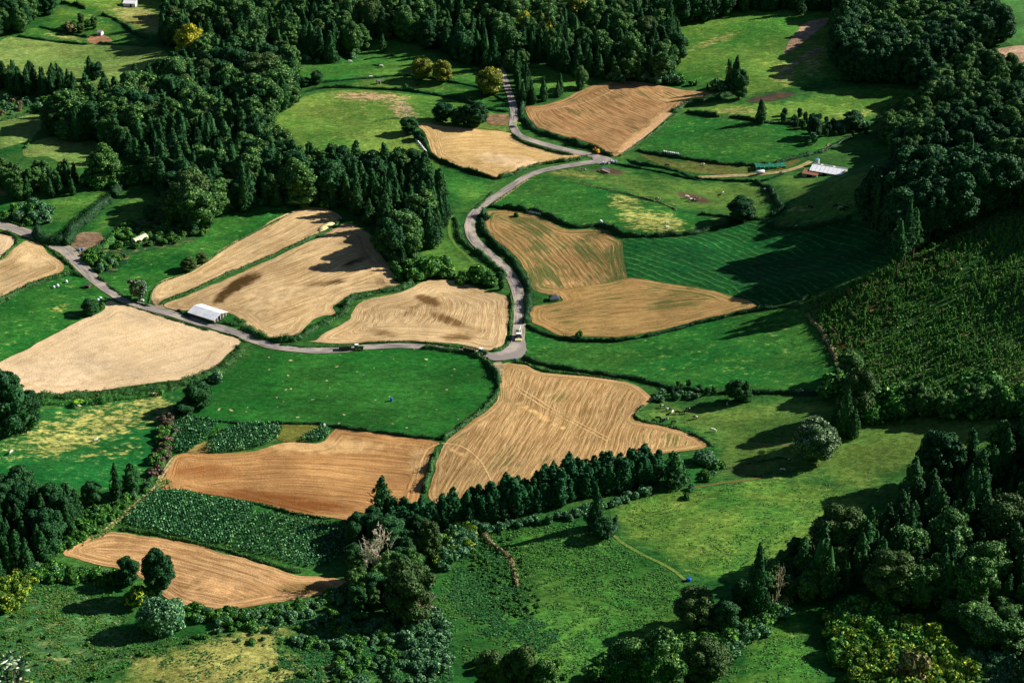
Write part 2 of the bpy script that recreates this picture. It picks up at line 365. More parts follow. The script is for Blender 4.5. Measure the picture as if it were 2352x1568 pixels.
plot('bare_plot', [(163,560),(185,535),(230,535),(236,555),(210,573),(185,576)], grass_mat('mud', (148,122,96), (112,92,70), (70,66,44), .6), 'bare trampled mud in the corner by the road', .11)
plot('garden', [(180,575),(240,560),(255,535),(300,510),(330,505),(400,500),(470,512),(490,520),(470,545),(400,565),(330,577),(300,590),(262,625),(240,625),(205,605)], GR_GARD, 'vegetable garden round the pale tunnel greenhouse', .07)
plot('pasture', [(236,640),(262,630),(300,590),(340,577),(400,566),(450,552),(480,530),(500,500),(530,488),(588,484),(670,472),(676,482),(640,502),(588,527),(525,562),(475,597),(425,625),(375,645),(352,668),(340,690),(290,682),(262,660)], GR_RICH, 'bright green pasture between the garden and the upper stubble strip', .08)
plot('pasture', [(-60,705),(0,692),(50,672),(100,655),(162,628),(190,634),(237,670),(242,688),(235,712),(172,742),(95,783),(0,830),(-60,860)], GR_RICH, 'green pasture between the road and the big pale harvested field', .06, pa=[(138,705,20,6,-25,.8)])
plot('meadow', [(-60,960),(97,940),(175,925),(300,915),(400,895),(420,900),(395,940),(365,984),(350,1034),(345,1072),(280,1120),(150,1130),(0,1125),(-60,1120)], GR_MEAD, 'patchy yellow and green meadow at the lower left with grazing cattle', .06, pa=[(190,985,200,48,-14,.62),(350,930,65,26,0,.6),(110,1020,90,18,-20,.5),(250,1040,90,14,-10,.35)])
plot('pasture', [(958,385),(1053,392),(1138,424),(1083,480),(1055,500),(1045,522),(1050,552),(1088,582),(1120,610),(1168,650),(1110,655),(1030,630),(960,600),(1000,530),(1040,480),(1010,430)], GR_VALE, 'bright green strip between the dark wood and the winding road', .06)
plot('pasture', [(1236,398),(1300,388),(1400,378),(1500,398),(1600,412),(1680,415),(1740,418),(1770,435),(1790,470),(1772,500),(1700,508),(1655,516),(1600,492),(1551,484),(1513,467),(1451,452),(1390,437),(1326,422)], GR_OLIV, 'olive green cow pasture with bare trodden ground in the middle', .06, pa=[(1595,455,45,9,15,1.1),(1395,392,38,10,8,1.2)], pb=[(1330,400,110,14,8,.5)])
plot('pasture', [(1745,415),(1850,400),(1960,405),(2040,400),(2020,450),(1960,497),(1900,514),(1850,522),(1795,522),(1765,508),(1792,490),(1792,460),(1772,432)], GR_OLIV, 'green cow pasture below the long low farm building', .07, pb=[(1850,480,80,7,-2,.6)])
plot('pasture', [(1138,466),(1170,425),(1236,400),(1326,424),(1390,438),(1451,454),(1513,469),(1551,486),(1651,516),(1588,534),(1526,536),(1438,536),(1413,524),(1376,516),(1326,521),(1276,499),(1238,486),(1176,479),(1130,477)], GR_RICH, 'rich green field with a straw yellow patch beside the road bend', .08, pa=[(1440,470,46,30,25,.58),(1500,510,85,28,10,.72)])
plot('pasture', [(1436,549),(1501,547),(1576,545),(1651,518),(1713,508),(1764,521),(1789,533),(1851,528),(1899,518),(1951,502),(2010,520),(2060,560),(2050,598),(1989,619),(1939,644),(1814,694),(1764,704),(1736,704),(1688,679),(1601,656),(1513,644),(1446,641),(1438,604)], GR_ROWS, 'dark green mown field with curved pale windrows', .08, guide=[(1480,570),(1600,615),(1730,670)], pb=[(1560,665,120,10,8,1)])
plot('pasture', [(1208,762),(1240,770),(1290,785),(1351,787),(1430,787),(1500,774),(1600,748),(1700,725),(1764,714),(1814,709),(1846,717),(1871,732),(1889,756),(1914,786),(1922,840),(1900,893),(1839,898),(1764,901),(1726,896),(1626,891),(1551,884),(1501,871),(1438,859),(1351,846),(1276,834),(1226,821),(1210,809),(1210,784)], GR_RICH, 'bright green field right of the road junction', .08)
plot('pasture', [(1464,343),(1526,302),(1560,270),(1590,268),(1651,272),(1726,281),(1790,288),(1850,300),(1914,320),(1925,328),(1889,347),(1814,364),(1764,372),(1676,369),(1601,362),(1526,354)], GR_RICH, 'rich green field above the row of wrapped bales', .08)
plot('pasture', [(1590,242),(1650,230),(1718,237),(1764,236),(1830,224),(1920,197),(2110,198),(2110,225),(2050,250),(2000,275),(1900,300),(1830,290),(1750,283),(1650,270),(1568,265)], GR_LIME, 'pale green pasture below the pond', .06, pa=[(1690,255,55,9,0,.8),(1960,262,60,8,-5,.5)])
plot('pasture', [(1500,50),(1700,0),(1850,-20),(1950,0),(1955,185),(1900,192),(1825,208),(1760,216),(1717,226),(1690,220),(1600,200),(1550,180)], GR_LIME, 'long green slope with straw streaks at the upper right', .05, pa=[(1640,95,70,10,-20,.6),(1800,170,30,30,0,.7),(1870,140,25,40,20,.6)])
plot('dirt_strip', [(1852,52),(1905,42),(1890,62),(1850,95),(1830,110),(1800,122),(1815,95)], grass_mat('rubble', (172,142,116), (140,118,92), (190,160,130), .5, tuft=.5), 'pale tilled strip running down the upper right slope', .12)
plot('dirt_strip', [(1860,118),(1890,108),(1880,122),(1845,135),(1815,165),(1795,172),(1822,145)], grass_mat('rubble_b', (150,124,100), (120,110,80), (190,160,130), .5), 'bare earth scrape by the tall trees on the upper right slope', .12)
plot('pasture', [(2180,60),(2262,-40),(2500,-60),(2500,115),(2352,112),(2310,98),(2280,102)], grass_mat('grass_top', (70,122,58), (84,134,66), (110,140,76), .62, tuft=.3), 'light green open slope in the top right corner', .06)
plot('dirt_strip', [(2205,140),(2225,128),(2290,112),(2352,105),(2440,105),(2440,170),(2352,160),(2300,165)], grass_mat('sand_cut', (196,164,134), (160,132,104), (120,110,80), .6), 'pale bare earth cutting on the right edge', .08)
plot('pasture', [(600,305),(640,262),(690,228),(720,217),(800,207),(900,212),(1000,222),(1070,238),(1150,264),(1172,272),(1172,300),(1110,297),(962,287),(985,335),(1010,395),(960,420),(880,430),(760,430),(660,420),(600,370)], GR_OVAL, 'large rounded pasture with pale weathered flecks in the middle', .07, pa=[(850,222,90,11,2,.72),(920,250,45,22,30,.62)])
plot('pasture', [(700,208),(740,196),(800,188),(900,180),(1000,184),(1060,194),(1120,215),(1165,232),(1170,262),(1120,250),(1060,230),(980,214),(900,207),(800,203),(740,206)], GR_LIME, 'crescent shaped pasture behind the rounded one', .06)
plot('pasture', [(590,110),(680,137),(760,142),(840,125),(850,92),(900,80),(970,90),(1010,125),(1060,150),(1120,165),(1160,200),(1165,230),(1120,213),(1060,192),(1000,182),(900,178),(800,186),(740,194),(700,206),(680,190),(640,165),(600,140)], GR_VALE, 'green pasture against the edge of the top wood', .05, pa=[(870,135,70,7,-4,.5),(970,150,60,14,0,.6)])
plot('pasture', [(1205,150),(1260,148),(1330,170),(1370,178),(1370,190),(1350,198),(1290,218),(1250,232),(1220,200)], GR_VALE, 'small green glade between the two groups of trees by the road', .05)
plot('pasture', [(1460,958),(1480,935),(1510,920),(1600,922),(1700,925),(1900,905),(2100,950),(2350,960),(2420,1000),(2150,1060),(2050,1100),(2010,1150),(1900,1105),(1800,1085),(1650,1100),(1620,1050),(1640,1026),(1563,991)], GR_OLIV, 'olive pasture with a herd of black and white cows', .06, pa=[(1700,1080,60,16,0,.55),(1595,925,15,8,30,1)])
plot('pasture', [(1405,1155),(1500,1122),(1650,1108),(1800,1090),(1900,1106),(2010,1150),(1980,1215),(1850,1280),(1760,1330),(1700,1350),(1600,1337),(1540,1305),(1450,1252),(1412,1215)], GR_LIME, 'sunlit lime green slope in the lower right', .07)
plot('pasture', [(1080,1215),(1200,1205),(1350,1192),(1402,1232),(1450,1256),(1540,1310),(1585,1345),(1620,1450),(1500,1500),(1300,1560),(1200,1520),(1150,1420),(1200,1385),(1195,1300),(1110,1235)], GR_VALE, 'green grass bank in the lower middle below the conifer belt', .06)
plot('meadow', [(40,1330),(200,1328),(265,1365),(320,1440),(420,1475),(310,1520),(210,1580),(-60,1600),(-60,1400)], GR_ROUG, 'rough weedy meadow in the bottom left corner', .06)
plot('grass_slope', [(290,1515),(450,1462),(560,1440),(640,1430),(700,1450),(660,1490),(760,1520),(790,1600),(700,1640),(150,1640)], GR_SLOP, 'dry yellow green grass slope at the bottom left', .09)
plot('pasture', [(1700,1440),(1790,1388),(1850,1415),(1895,1500),(1930,1620),(1600,1640),(1690,1500)], GR_LIME, 'grass strip between the bottom thicket and the yellow flowered shrubs', .06)
plot('hillside', [(1850,712),(1940,650),(2040,602),(2100,560),(2200,510),(2352,450),(2700,380),(2700,1000),(2352,945),(2250,940),(2100,945),(1990,905),(1925,850),(1905,785)], GR_BRUSH, 'dark replanted hillside covered in brush and saplings', .06, pa=[(1960,770,60,30,-30,.7),(2000,700,50,14,-25,.8)], pb=[(2330,830,60,70,0,.8),(1990,690,70,12,-28,.6)])

# harvested and ploughed fields
TAN, TAN2 = (224, 190, 140), (196, 158, 108)
F1m = field_mat('stubble_pale', (226,198,158), (206,176,132), 2.0, .35, stain=(150,116,72), pale=(232,204,164), fine=.3)
F4m = field_mat('stubble_tan', (216,186,138), (168,136,90), 2.2, .55, weed=(96,96,48), weed_lo=.66, pale=(226,194,146), stain=(86,66,36))
F5m = field_mat('stubble_stained', (214,184,138), (166,134,88), 2.2, .5, stain=(80,60,32), pale=(228,196,148))
F6m = field_mat('stubble_swirl', (216,186,140), (172,140,96), 2.4, .5, stain=(112,84,48), pale=(224,192,144), head=16)
F7m = field_mat('stubble_gold', (214,180,124), (174,142,88), 2.2, .5, weed=(112,104,56), weed_lo=.62, pale=(224,194,150))
F8m = field_mat('stubble_brown', (204,160,112), (136,102,62), 2.3, .6, weed=(80,82,42), weed_lo=.53, pale=(206,166,114))
F9m = field_mat('stubble_striped', (200,158,108), (128,104,58), 2.6, .6, weed=(48,88,36), weed_lo=.505, pale=(190,152,100), fine=.9)
F10m = field_mat('stubble_weedy', (200,160,104), (140,112,62), 2.2, .55, weed=(70,94,40), weed_lo=.54, pale=(190,150,96), fine=.6)
F11m = field_mat('stubble_golden', (212,174,122), (150,116,70), 2.4, .55, weed=(96,98,44), weed_lo=.555, pale=(220,178,118), fine=.7, head=4)
F12m = field_mat('tilled_orange', (198,152,98), (152,108,64), 1.9, .5, stain=(138,84,42), pale=(212,172,118))
F13m = field_mat('tilled_tan', (208,166,116), (152,114,72), 2.3, .6, stain=(110,92,44), pale=(222,174,120), fine=.7)
plot('field', [(0,832),(95,784),(175,742),(237,714),(244,695),(262,690),(287,699),(375,727),(475,757),(537,775),(552,784),(525,813),(487,847),(425,870),(300,886),(200,900),(85,903),(40,895),(-60,880),(-60,855)], F1m, 'big pale harvested field below the road at the left', .14, guide=[(50,880),(260,800),(480,735)], pb=[(150,850,150,40,-10,.7)], pa=[(290,855,20,5,-10,.4)])
plot('field', [(-60,530),(0,537),(32,547),(30,562),(10,585),(-5,594),(-60,610)], F1m, 'small tan field on the left edge above the road', .14, guide=[(-40,600),(0,570),(30,545)])
plot('field', [(-60,610),(0,598),(37,567),(60,554),(92,562),(107,577),(137,600),(147,614),(135,628),(87,642),(37,665),(0,685),(-60,705)], F4m, 'tan stubble field between the left edge and the road', .14, guide=[(0,655),(80,622),(140,590)], pb=[(70,600,50,25,0,.6)])
plot('field', [(588,530),(525,562),(475,597),(425,627),(375,645),(352,660),(348,690),(362,698),(375,688),(450,660),(525,626),(588,601),(663,566),(725,540),(775,512),(785,500),(763,486),(743,477),(688,481),(638,501)], F4m, 'long narrow stubble field above the diagonal hedge', .14, guide=[(360,690),(560,590),(750,492)], pb=[(380,680,40,20,-20,.5)])
plot('field', [(378,700),(425,682),(525,640),(588,611),(663,577),(738,543),(793,514),(838,530),(853,538),(858,562),(871,582),(900,617),(916,636),(905,644),(923,657),(876,664),(825,672),(796,682),(773,697),(766,709),(773,724),(748,724),(718,734),(700,754),(683,768),(638,777),(588,765),(562,742),(525,720),(437,712),(400,712)], F5m, 'large stubble field with dark damp stains behind the white roofed barn', .14, guide=[(400,705),(620,618),(850,548)],
     pa=[(545,655,60,15,-32,1.2),(505,690,26,9,-20,1.0),(585,640,30,12,-30,.8),(750,650,60,9,-8,.8),(820,600,45,12,-25,.7),(790,560,50,14,-10,.55),(880,650,30,14,20,.6),(640,700,30,10,-20,.35)], pb=[(620,690,90,40,-15,.6)])
plot('field', [(705,785),(723,783),(743,767),(800,737),(808,720),(825,695),(863,684),(925,669),(963,652),(988,643),(1050,647),(1088,658),(1163,681),(1168,690),(1165,742),(1160,784),(1148,798),(1125,805),(1088,798),(1038,789),(975,784),(913,783),(838,787),(770,789)], F6m, 'stubble field with swirling dark marks left of the road junction', .14, guide=[(1065,790),(1120,730),(1110,670)],
     pa=[(985,690,40,12,15,1.0),(1030,735,55,13,20,.95),(1050,775,50,10,0,.85),(940,715,50,9,-30,.7),(880,765,50,12,10,.7),(1090,760,45,14,0,.6),(820,745,24,10,-20,.5),(1000,700,30,30,0,.5)], pb=[(900,730,60,20,-20,.6)])
plot('field', [(962,283),(1038,292),(1113,298),(1172,306),(1186,318),(1238,340),(1313,353),(1333,357),(1326,366),(1276,370),(1238,375),(1201,388),(1165,405),(1148,409),(1088,395),(1013,370),(995,360),(987,332),(978,307)], F7m, 'pale stubble field between the rounded pasture and the road', .14, guide=[(1000,345),(1140,338),(1300,358)], pb=[(1170,370,90,18,8,.8)])
plot('field', [(1208,248),(1251,241),(1301,225),(1351,200),(1388,189),(1426,186),(1488,191),(1551,204),(1601,210),(1641,217),(1633,224),(1576,232),(1551,252),(1513,287),(1451,335),(1416,360),(1401,353),(1351,328),(1301,315),(1238,295),(1223,280)], F8m, 'brown ploughed field with curved furrows at the upper right', .14, guide=[(1235,270),(1310,310),(1400,345)], pb=[(1480,300,90,12,-40,.9),(1560,225,80,10,-5,.6)], pa=[])
plot('field', [(1120,485),(1176,485),(1226,494),(1263,509),(1301,528),(1351,527),(1388,529),(1410,547),(1426,554),(1433,604),(1442,644),(1428,660),(1360,674),(1300,680),(1228,668),(1213,634),(1196,604),(1176,580),(1133,547),(1110,517)], F9m, 'striped brown and green stubble field on the right of the road', .14, guide=[(1215,500),(1320,570),(1395,650)], pb=[(1290,650,60,16,0,.8),(1150,510,40,20,40,.4)])
plot('field', [(1270,672),(1300,664),(1360,656),(1430,644),(1446,640),(1526,651),(1601,661),(1676,680),(1713,690),(1736,704),(1701,714),(1638,727),(1576,742),(1501,762),(1426,773),(1351,773),(1288,770),(1251,754),(1220,737),(1217,714),(1228,703),(1291,692),(1288,680)], F10m, 'weedy stubble field tapering to the right beside the little dark shed', .16, guide=[(1225,745),(1460,715),(1720,694)], pb=[(1330,680,70,12,0,.5)])
plot('field', [(1158,835),(1176,834),(1201,838),(1251,858),(1351,866),(1438,878),(1476,893),(1498,916),(1488,929),(1458,956),(1458,966),(1513,976),(1563,990),(1601,1005),(1628,1022),(1600,1032),(1551,1037),(1500,1045),(1350,1085),(1200,1130),(1060,1165),(1001,1156),(983,1132),(995,1097),(1013,1034),(1020,1018),(1038,1002),(1076,974),(1118,944),(1141,922),(1148,884),(1146,854)], F11m, 'golden stubble field with fine upright rows in the middle', .14, guide=[(1100,1110),(1170,1000),(1235,880)], pb=[(1250,960,110,5,30,1),(1060,1045,50,5,30,.9)], pa=[])
plot('field', [(405,1044),(470,1042),(525,1040),(588,1035),(640,1020),(676,1016),(735,1017),(763,991),(775,982),(838,992),(938,1006),(1008,1015),(1000,1029),(990,1046),(980,1085),(966,1125),(950,1170),(900,1200),(850,1210),(800,1196),(738,1187),(663,1176),(588,1158),(500,1140),(425,1126),(362,1122),(380,1090)], F12m, 'orange brown tilled field in the lower middle', .14, guide=[(400,1110),(650,1088),(960,1118)], pb=[(700,1020,230,26,2,.8),(960,1060,30,50,15,.7)], pa=[(620,1150,230,26,6,.85),(470,1085,110,22,0,.7)])
plot('field', [(145,1271),(175,1246),(212,1230),(250,1223),(287,1225),(375,1238),(475,1258),(588,1291),(638,1307),(688,1322),(738,1325),(795,1335),(795,1352),(738,1365),(663,1378),(588,1390),(512,1402),(475,1400),(400,1380),(330,1330),(270,1305),(225,1298),(170,1280)], F13m, 'tan tilled field with curved rows at the lower left', .14, guide=[(200,1264),(430,1292),(650,1362)], pb=[(480,1340,90,30,15,.6)], pa=[(700,1350,80,16,0,.8)])
plot('pasture', [(588,795),(613,803),(688,812),(788,812),(838,806),(913,802),(988,803),(1063,812),(1108,823),(1130,854),(1137,884),(1132,904),(1118,926),(1055,966),(1013,1001),(938,1001),(838,986),(738,973),(588,973),(500,966),(420,956),(445,939),(475,914),(492,891),(525,859),(575,815)], GR_DEEP, 'deep green field with small pale flecks in the centre', .10)
plot('crop_strip', [(640,978),(690,976),(735,980),(700,1012),(640,1010)], grass_mat('flax', (92,100,40), (104,106,46), (158,140,80), .58), 'small olive plot between two maize patches', .17)
plot('bare_plot', [(430,1040),(470,1012),(490,1010),(478,1040)], grass_mat('straw', (150,128,74), (130,120,62), (170,150,100), .55), 'straw coloured corner beside the maize', .17)
plot('bare_plot', [(1560,372),(1600,367),(1700,378),(1764,380),(1840,365),(1800,390),(1700,400),(1600,398),(1500,372),(1470,355),(1500,358)], grass_mat('sedge', (98,98,48), (80,108,46), (136,104,64), .56), 'brown green marshy strip below the rich green field', .09)

# water, roads, tracks
wm = NT('pond_water', 0.3, 0.4); wn = wm.noise(.12, 2); wm.bump(wm.noise(1.5, 2), .05, .1)
plot('pond', [(1716,232),(1735,224),(1764,218),(1800,213),(1824,217),(1800,226),(1764,233),(1730,235)], wm.out(wm.mix(wm.ramp(wn, .4, .6), lin((96,70,30)), lin((66,56,36)))), 'small brown pond at the foot of the upper right slope', .16, cat='pond')
rm = NT('road_asphalt', .9, .15); rc = rm.attr('rowc'); ru = rm.attr('rowu')
ns = rm.noise(1.0, 4, rm.comb(rm.math('MULTIPLY', rc, 1.5), rm.math('MULTIPLY', ru, .08))); nf = rm.noise(2.5, 4); nb = rm.noise(.08, 3)
colr = rm.mix(rm.ramp(ns, .35, .65), lin((104,98,96)), lin((170,160,152)))
colr = rm.mix(rm.math('MULTIPLY', rm.ramp(nb, .45, .65), .7), colr, lin((190,176,160)))
colr = rm.mix(rm.math('MULTIPLY', rm.ramp(rm.math('ABSOLUTE', rc), 1.9, 2.7), .6), colr, lin((172,158,128)))
M_ROAD = rm.out(rm.mul(colr, rm.ramp(nf, .3, .7, .86, 1.12))); rm.bump(nf, .3, .05)
dm = NT('dirt', .95, .05); dn = dm.noise(.5, 4); drc = dm.attr('rowc')
dcol = dm.mix(dm.ramp(dn, .35, .65), lin((196,172,128)), lin((160,138,96)))
dcol = dm.mix(dm.math('MULTIPLY', dm.ramp(dm.math('ABSOLUTE', drc), .0, .5, 1, 0), .8), dcol, lin((84,108,50)))
M_DIRT = dm.out(dm.mul(dcol, dm.ramp(dm.noise(2, 4), .3, .7, .8, 1.2)))
ribbon('road', [(-120,492),(-50,505),(0,517),(45,530),(85,545),(107,554),(150,574),(178,604),(212,637),(250,667),(287,690),(350,709),(412,726),(500,752),(550,768),(590,783),(638,797),(713,805),(788,804),(838,798),(913,794),(963,796),(1038,803),(1088,809),(1125,816),(1155,820)], 5.2, M_ROAD, 'grey country road curving from the left edge to the junction', .22, taper=[7,8,8.5,6,5.2,5.2,5.2,4.6,4.4,4.6])
ribbon('road', [(1130,120),(1150,160),(1163,195),(1172,220),(1179,245),(1181,265),(1179,290),(1190,310),(1212,320),(1250,332),(1290,343),(1338,353),(1370,360),(1385,366),(1375,371),(1351,374),(1301,382),(1263,389),(1232,397),(1205,409),(1172,430),(1138,452),(1103,477),(1083,500),(1080,530),(1090,553),(1120,582),(1152,610),(1173,635),(1186,660),(1193,690),(1194,720),(1192,755),(1188,790),(1178,814),(1150,822)], 5.0, M_ROAD, 'grey winding road running from the top wood to the junction', .25, taper=[4.2,4.2,4.4,5.2,5,5,5.2,5.6,5.8,6.2])
plot('road_junction', [(1128,812),(1150,808),(1168,795),(1178,782),(1205,780),(1208,805),(1200,822),(1170,826),(1140,829),(1120,824)], M_ROAD, 'worn asphalt apron where the two roads meet', .28, step=2)
plot('yard', [(1362,364),(1372,358),(1400,362),(1412,370),(1395,378),(1370,376)], M_ROAD, 'widened asphalt at the upper road bend', .28, step=2)
ribbon('dirt_track', [(1600,408),(1680,404),(1740,401),(1800,394),(1838,383),(1862,371)], 3.0, M_DIRT, 'pale farm track leading to the long farm building', .16)
ribbon('dirt_track', [(225,1228),(240,1220),(265,1199),(292,1176),(325,1147),(357,1122),(372,1090),(400,1052)], 2.2, M_DIRT, 'pale two rut track between the lower left fields', .19)
ribbon('dirt_track', [(1110,640),(1085,600),(1052,570),(1036,545),(1032,520),(1040,495)], 1.6, plain('grass_track', (92, 124, 54), .95, .05, .35), 'faint grass track beside the wood', .14)
M_TRK = plain('wheel_rut_straw', (216, 178, 122), .95, .05, .35)
for pts, lb in [([(1014,1018),(1055,1024),(1090,1045),(1112,1072),(1130,1108)], 'pale curving wheel track across the left tip of the golden stubble'), ([(1180,892),(1240,930),(1310,970),(1395,1014)], 'pale straight wheel track crossing the golden stubble'), ([(1188,888),(1248,926),(1318,966),(1403,1010)], 'second straight wheel track beside the first in the golden stubble'), 
    ([(1010,1019),(985,1030),(968,1060),(958,1100)], 'pale track along the right side of the orange field'), ([(1426,196),(1395,215),(1330,240),(1230,256)], 'pale track over the brown ploughed field'), ([(1640,219),(1560,245),(1500,292),(1425,352)], 'pale worn headland along the right edge of the brown ploughed field'), ([(970,296),(1010,345),(1060,378)], 'pale wheel track on the left of the pale stubble field')]:
    ribbon('wheel_track', pts, .55 if 'headland' not in lb else 4.0, M_TRK if 'brown' not in lb else plain('rut_tan', (196, 158, 116), .95, .05, .35), lb, .21, n=2)
plot('bare_plot', [(1118,266),(1150,262),(1167,264),(1168,286),(1140,290),(1122,284)], grass_mat('red_soil', (140,104,84), (104,110,60), (160,120,100), .5), 'reddish bare ground beside the short row of round trees', .13)
plot('bare_plot', [(1130,836),(1150,832),(1156,845),(1148,868),(1142,850)], grass_mat('gate_soil', (190,168,134), (150,130,96), (120,120,70), .6), 'pale worn gateway below the road junction', .18)
plot('bare_plot', [(350,690),(362,686),(372,700),(380,712),(362,706)], grass_mat('gate_soil_b', (190,164,124), (150,130,96), (120,120,70), .6), 'worn gateway at the road end of the narrow stubble strip', .18)
ribbon('footpath', [(1402,1222),(1430,1247),(1480,1275),(1540,1305),(1575,1332)], 1.3, plain('dry_path', (104,126,56), .95, .05, .4), 'dry yellowish path along the top of the green bank', .16)
ribbon('footpath', [(1590,1120),(1640,1112),(1700,1104),(1760,1096)], 1.0, plain('red_path', (120,104,60), .95, .05, .35), 'reddish cattle path above the lime green slope', .16)
ribbon('dirt_track', [(1723,1018),(1790,1022),(1850,1022),(1900,1035)], 1.0, plain('worn', (128,110,72), .95, .05, .3), 'thin worn line across the cow pasture', .14)

# ================================================================== LEAFY THINGS
def quads(P, N, size, rng, aspect=1.5, spread=0.9):
    """one rhombus leaf clump per point, roughly facing N"""
    n = len(P); N = N + rng.normal(0, spread * 0.5, (n, 3)); N /= np.linalg.norm(N, axis=1)[:, None] + 1e-9
    A = rng.normal(0, 1, (n, 3)); T = np.cross(N, A); T /= np.linalg.norm(T, axis=1)[:, None] + 1e-9; B = np.cross(N, T)
    s = size * rng.uniform(0.6, 1.35, n)[:, None]
    bend = N * s * 0.25
    V = np.stack([P - T * s * aspect * .5 - bend, P + B * s * .5, P + T * s * aspect * .5 - bend, P - B * s * .5], 1).reshape(-1, 3)
    F = np.arange(4 * n).reshape(n, 4)
    return V, F, np.repeat(rng.uniform(0, 1, n), 4)
def unit(n, rng):
    d = rng.normal(0, 1, (n, 3)); return d / np.linalg.norm(d, axis=1)[:, None]
def join(parts):
    V, F, A, o = [], [], [], 0
    for v, f, a in parts: V.append(v); F.append(f + o); A.append(a); o += len(v)
    return np.concatenate(V), np.concatenate(F), np.concatenate(A)
def ico_core(C3, Rr, rng, n=9, m=6, jit=.12):
    """closed lumpy ball of quads, the inside of a crown"""
    th = np.linspace(0, 2 * np.pi, n, endpoint=False); ph = np.linspace(-np.pi / 2 * .95, np.pi / 2 * .95, m)
    TH, PH = np.meshgrid(th, ph); rr = 1 + rng.normal(0, jit, TH.shape)
    V = np.stack([np.cos(TH) * np.cos(PH) * rr, np.sin(TH) * np.cos(PH) * rr, np.sin(PH) * rr], -1).reshape(-1, 3) * np.array(Rr) + np.array(C3)
    F = [(i * n + j, i * n + (j + 1) % n, (i + 1) * n + (j + 1) % n, (i + 1) * n + j) for i in range(m - 1) for j in range(n)]
    F += [(0, 1, 2, n - 1), ((m - 1) * n, (m - 1) * n + 1, (m - 1) * n + 2, m * n - 1)] if False else []
    return V, np.array(F), np.full(len(V), .35)
def lobes_crown(lobes, n, leaf, rng, core=.78, flat=1.0, spread=.9):
    """lobes: rows of cx,cy,cz,rx,rz"""
    L = np.array(lobes); area = L[:, 3] * (L[:, 3] + L[:, 4]); k = rng.choice(len(L), n * 2, p=area / area.sum())
    d = unit(n * 2, rng); d[:, 2] = np.where(d[:, 2] < -.35, -d[:, 2], d[:, 2])
    rad = np.stack([L[k, 3], L[k, 3], L[k, 4]], 1)
    P = L[k, :3] + d * rad * rng.uniform(.86, 1.1, (n * 2, 1))
    keep = np.ones(len(P), bool)
    for i in range(len(L)):
        q = (P - L[i, :3]) / np.array([L[i, 3], L[i, 3], L[i, 4]]); keep &= ~(((q ** 2).sum(1) < .62) & (k != i))
    P, d = P[keep][:n], d[keep][:n]
    parts = [quads(P, d, leaf, rng, spread=spread)]
    for l in L: parts.append(ico_core(l[:3], np.array([l[3], l[3], l[4]]) * core, rng))
    return join(parts)
def broad_crown(seed, H=14., Rr=5., n=7500, leaf=.38, low=-.04, nl=60):
    rng = np.random.default_rng(seed); L = []
    c = H * (1 + low) / 2; hz_ = H * (1 - low) / 2
    for i in range(nl):
        d = unit(1, rng)[0]; f = rng.uniform(.55, .85)
        r = Rr * rng.uniform(.17, .40)
        L.append([d[0] * (Rr - r) * f * 1.25, d[1] * (Rr - r) * f * 1.25, c + d[2] * (hz_ - r * .7) * f * 1.25, r, r * rng.uniform(.7, .95)])
    L.append([0, 0, c, Rr * .55, hz_ * .7])
    return lobes_crown(L, n, leaf, rng)
def conifer_crown(seed, H=18., Rr=3.3, n=5600, leaf=.38, low=.04, p=.75, lumps=170):
    rng = np.random.default_rng(seed); L = []
    lean = rng.normal(0, .25, 2)
    for i in range(lumps):
        t = rng.uniform(0, 1) ** 1.15
        a = rng.uniform(0, 2 * np.pi); prof = Rr * (1 - t) ** p * min(1, .55 + t * 3.2) * rng.uniform(.62, 1.18) * (1 + .16 * math.sin(3 * a + seed + t * 5))
        z = H * (low + (1 - low) * t); r = max(.22, Rr * (.30 - .17 * t)) * rng.uniform(.8, 1.2)
        L.append([math.cos(a) * max(prof - r * .6, 0) + lean[0] * t * t * 2, math.sin(a) * max(prof - r * .6, 0) + lean[1] * t * t * 2, z, r, r * rng.uniform(1.0, 1.7)])
    L = np.array(L)
    area = L[:, 3] * L[:, 4]; k = rng.choice(len(L), n, p=area / area.sum()); d = unit(n, rng)
    out = np.stack([L[k, 0], L[k, 1], np.zeros(n)], 1); out /= np.linalg.norm(out, axis=1)[:, None] + .3
    d = d + out * .9 + np.array([0, 0, .25]); d /= np.linalg.norm(d, axis=1)[:, None]
    P = L[k, :3] + d * np.stack([L[k, 3], L[k, 3], L[k, 4]], 1) * rng.uniform(.8, 1.1, (n, 1))
    parts = [quads(P, d, leaf, rng)]
    m = 9; ts = np.linspace(0, .96, m); nn = 9; V = []
    for t in ts:
        rr = Rr * (1 - t) ** p * min(1, .55 + t * 3.2) * .72
        for j in range(nn): V.append([math.cos(j * 2 * np.pi / nn) * rr * rng.uniform(.85, 1.1), math.sin(j * 2 * np.pi / nn) * rr * rng.uniform(.85, 1.1), H * (low + (1 - low) * t)])
    F = np.array([(i * nn + j, i * nn + (j + 1) % nn, (i + 1) * nn + (j + 1) % nn, (i + 1) * nn + j) for i in range(m - 1) for j in range(nn)])
    parts.append((np.array(V), F, np.full(len(V), .35)))
    return join(parts)
def shrub_crown(seed, H=2.6, Rr=2.0, n=700, leaf=.34, nl=9):
    rng = np.random.default_rng(seed); L = []
    for i in range(nl):
        a = rng.uniform(0, 2 * np.pi); f = rng.uniform(0, .75) * Rr; r = Rr * rng.uniform(.28, .5)
        z = H * rng.uniform(.3, .85) * (1 - .45 * f / Rr) - r * .2
        L.append([math.cos(a) * f, math.sin(a) * f, z, r, r * .85])
    return lobes_crown(L, n, leaf, rng, core=.8)
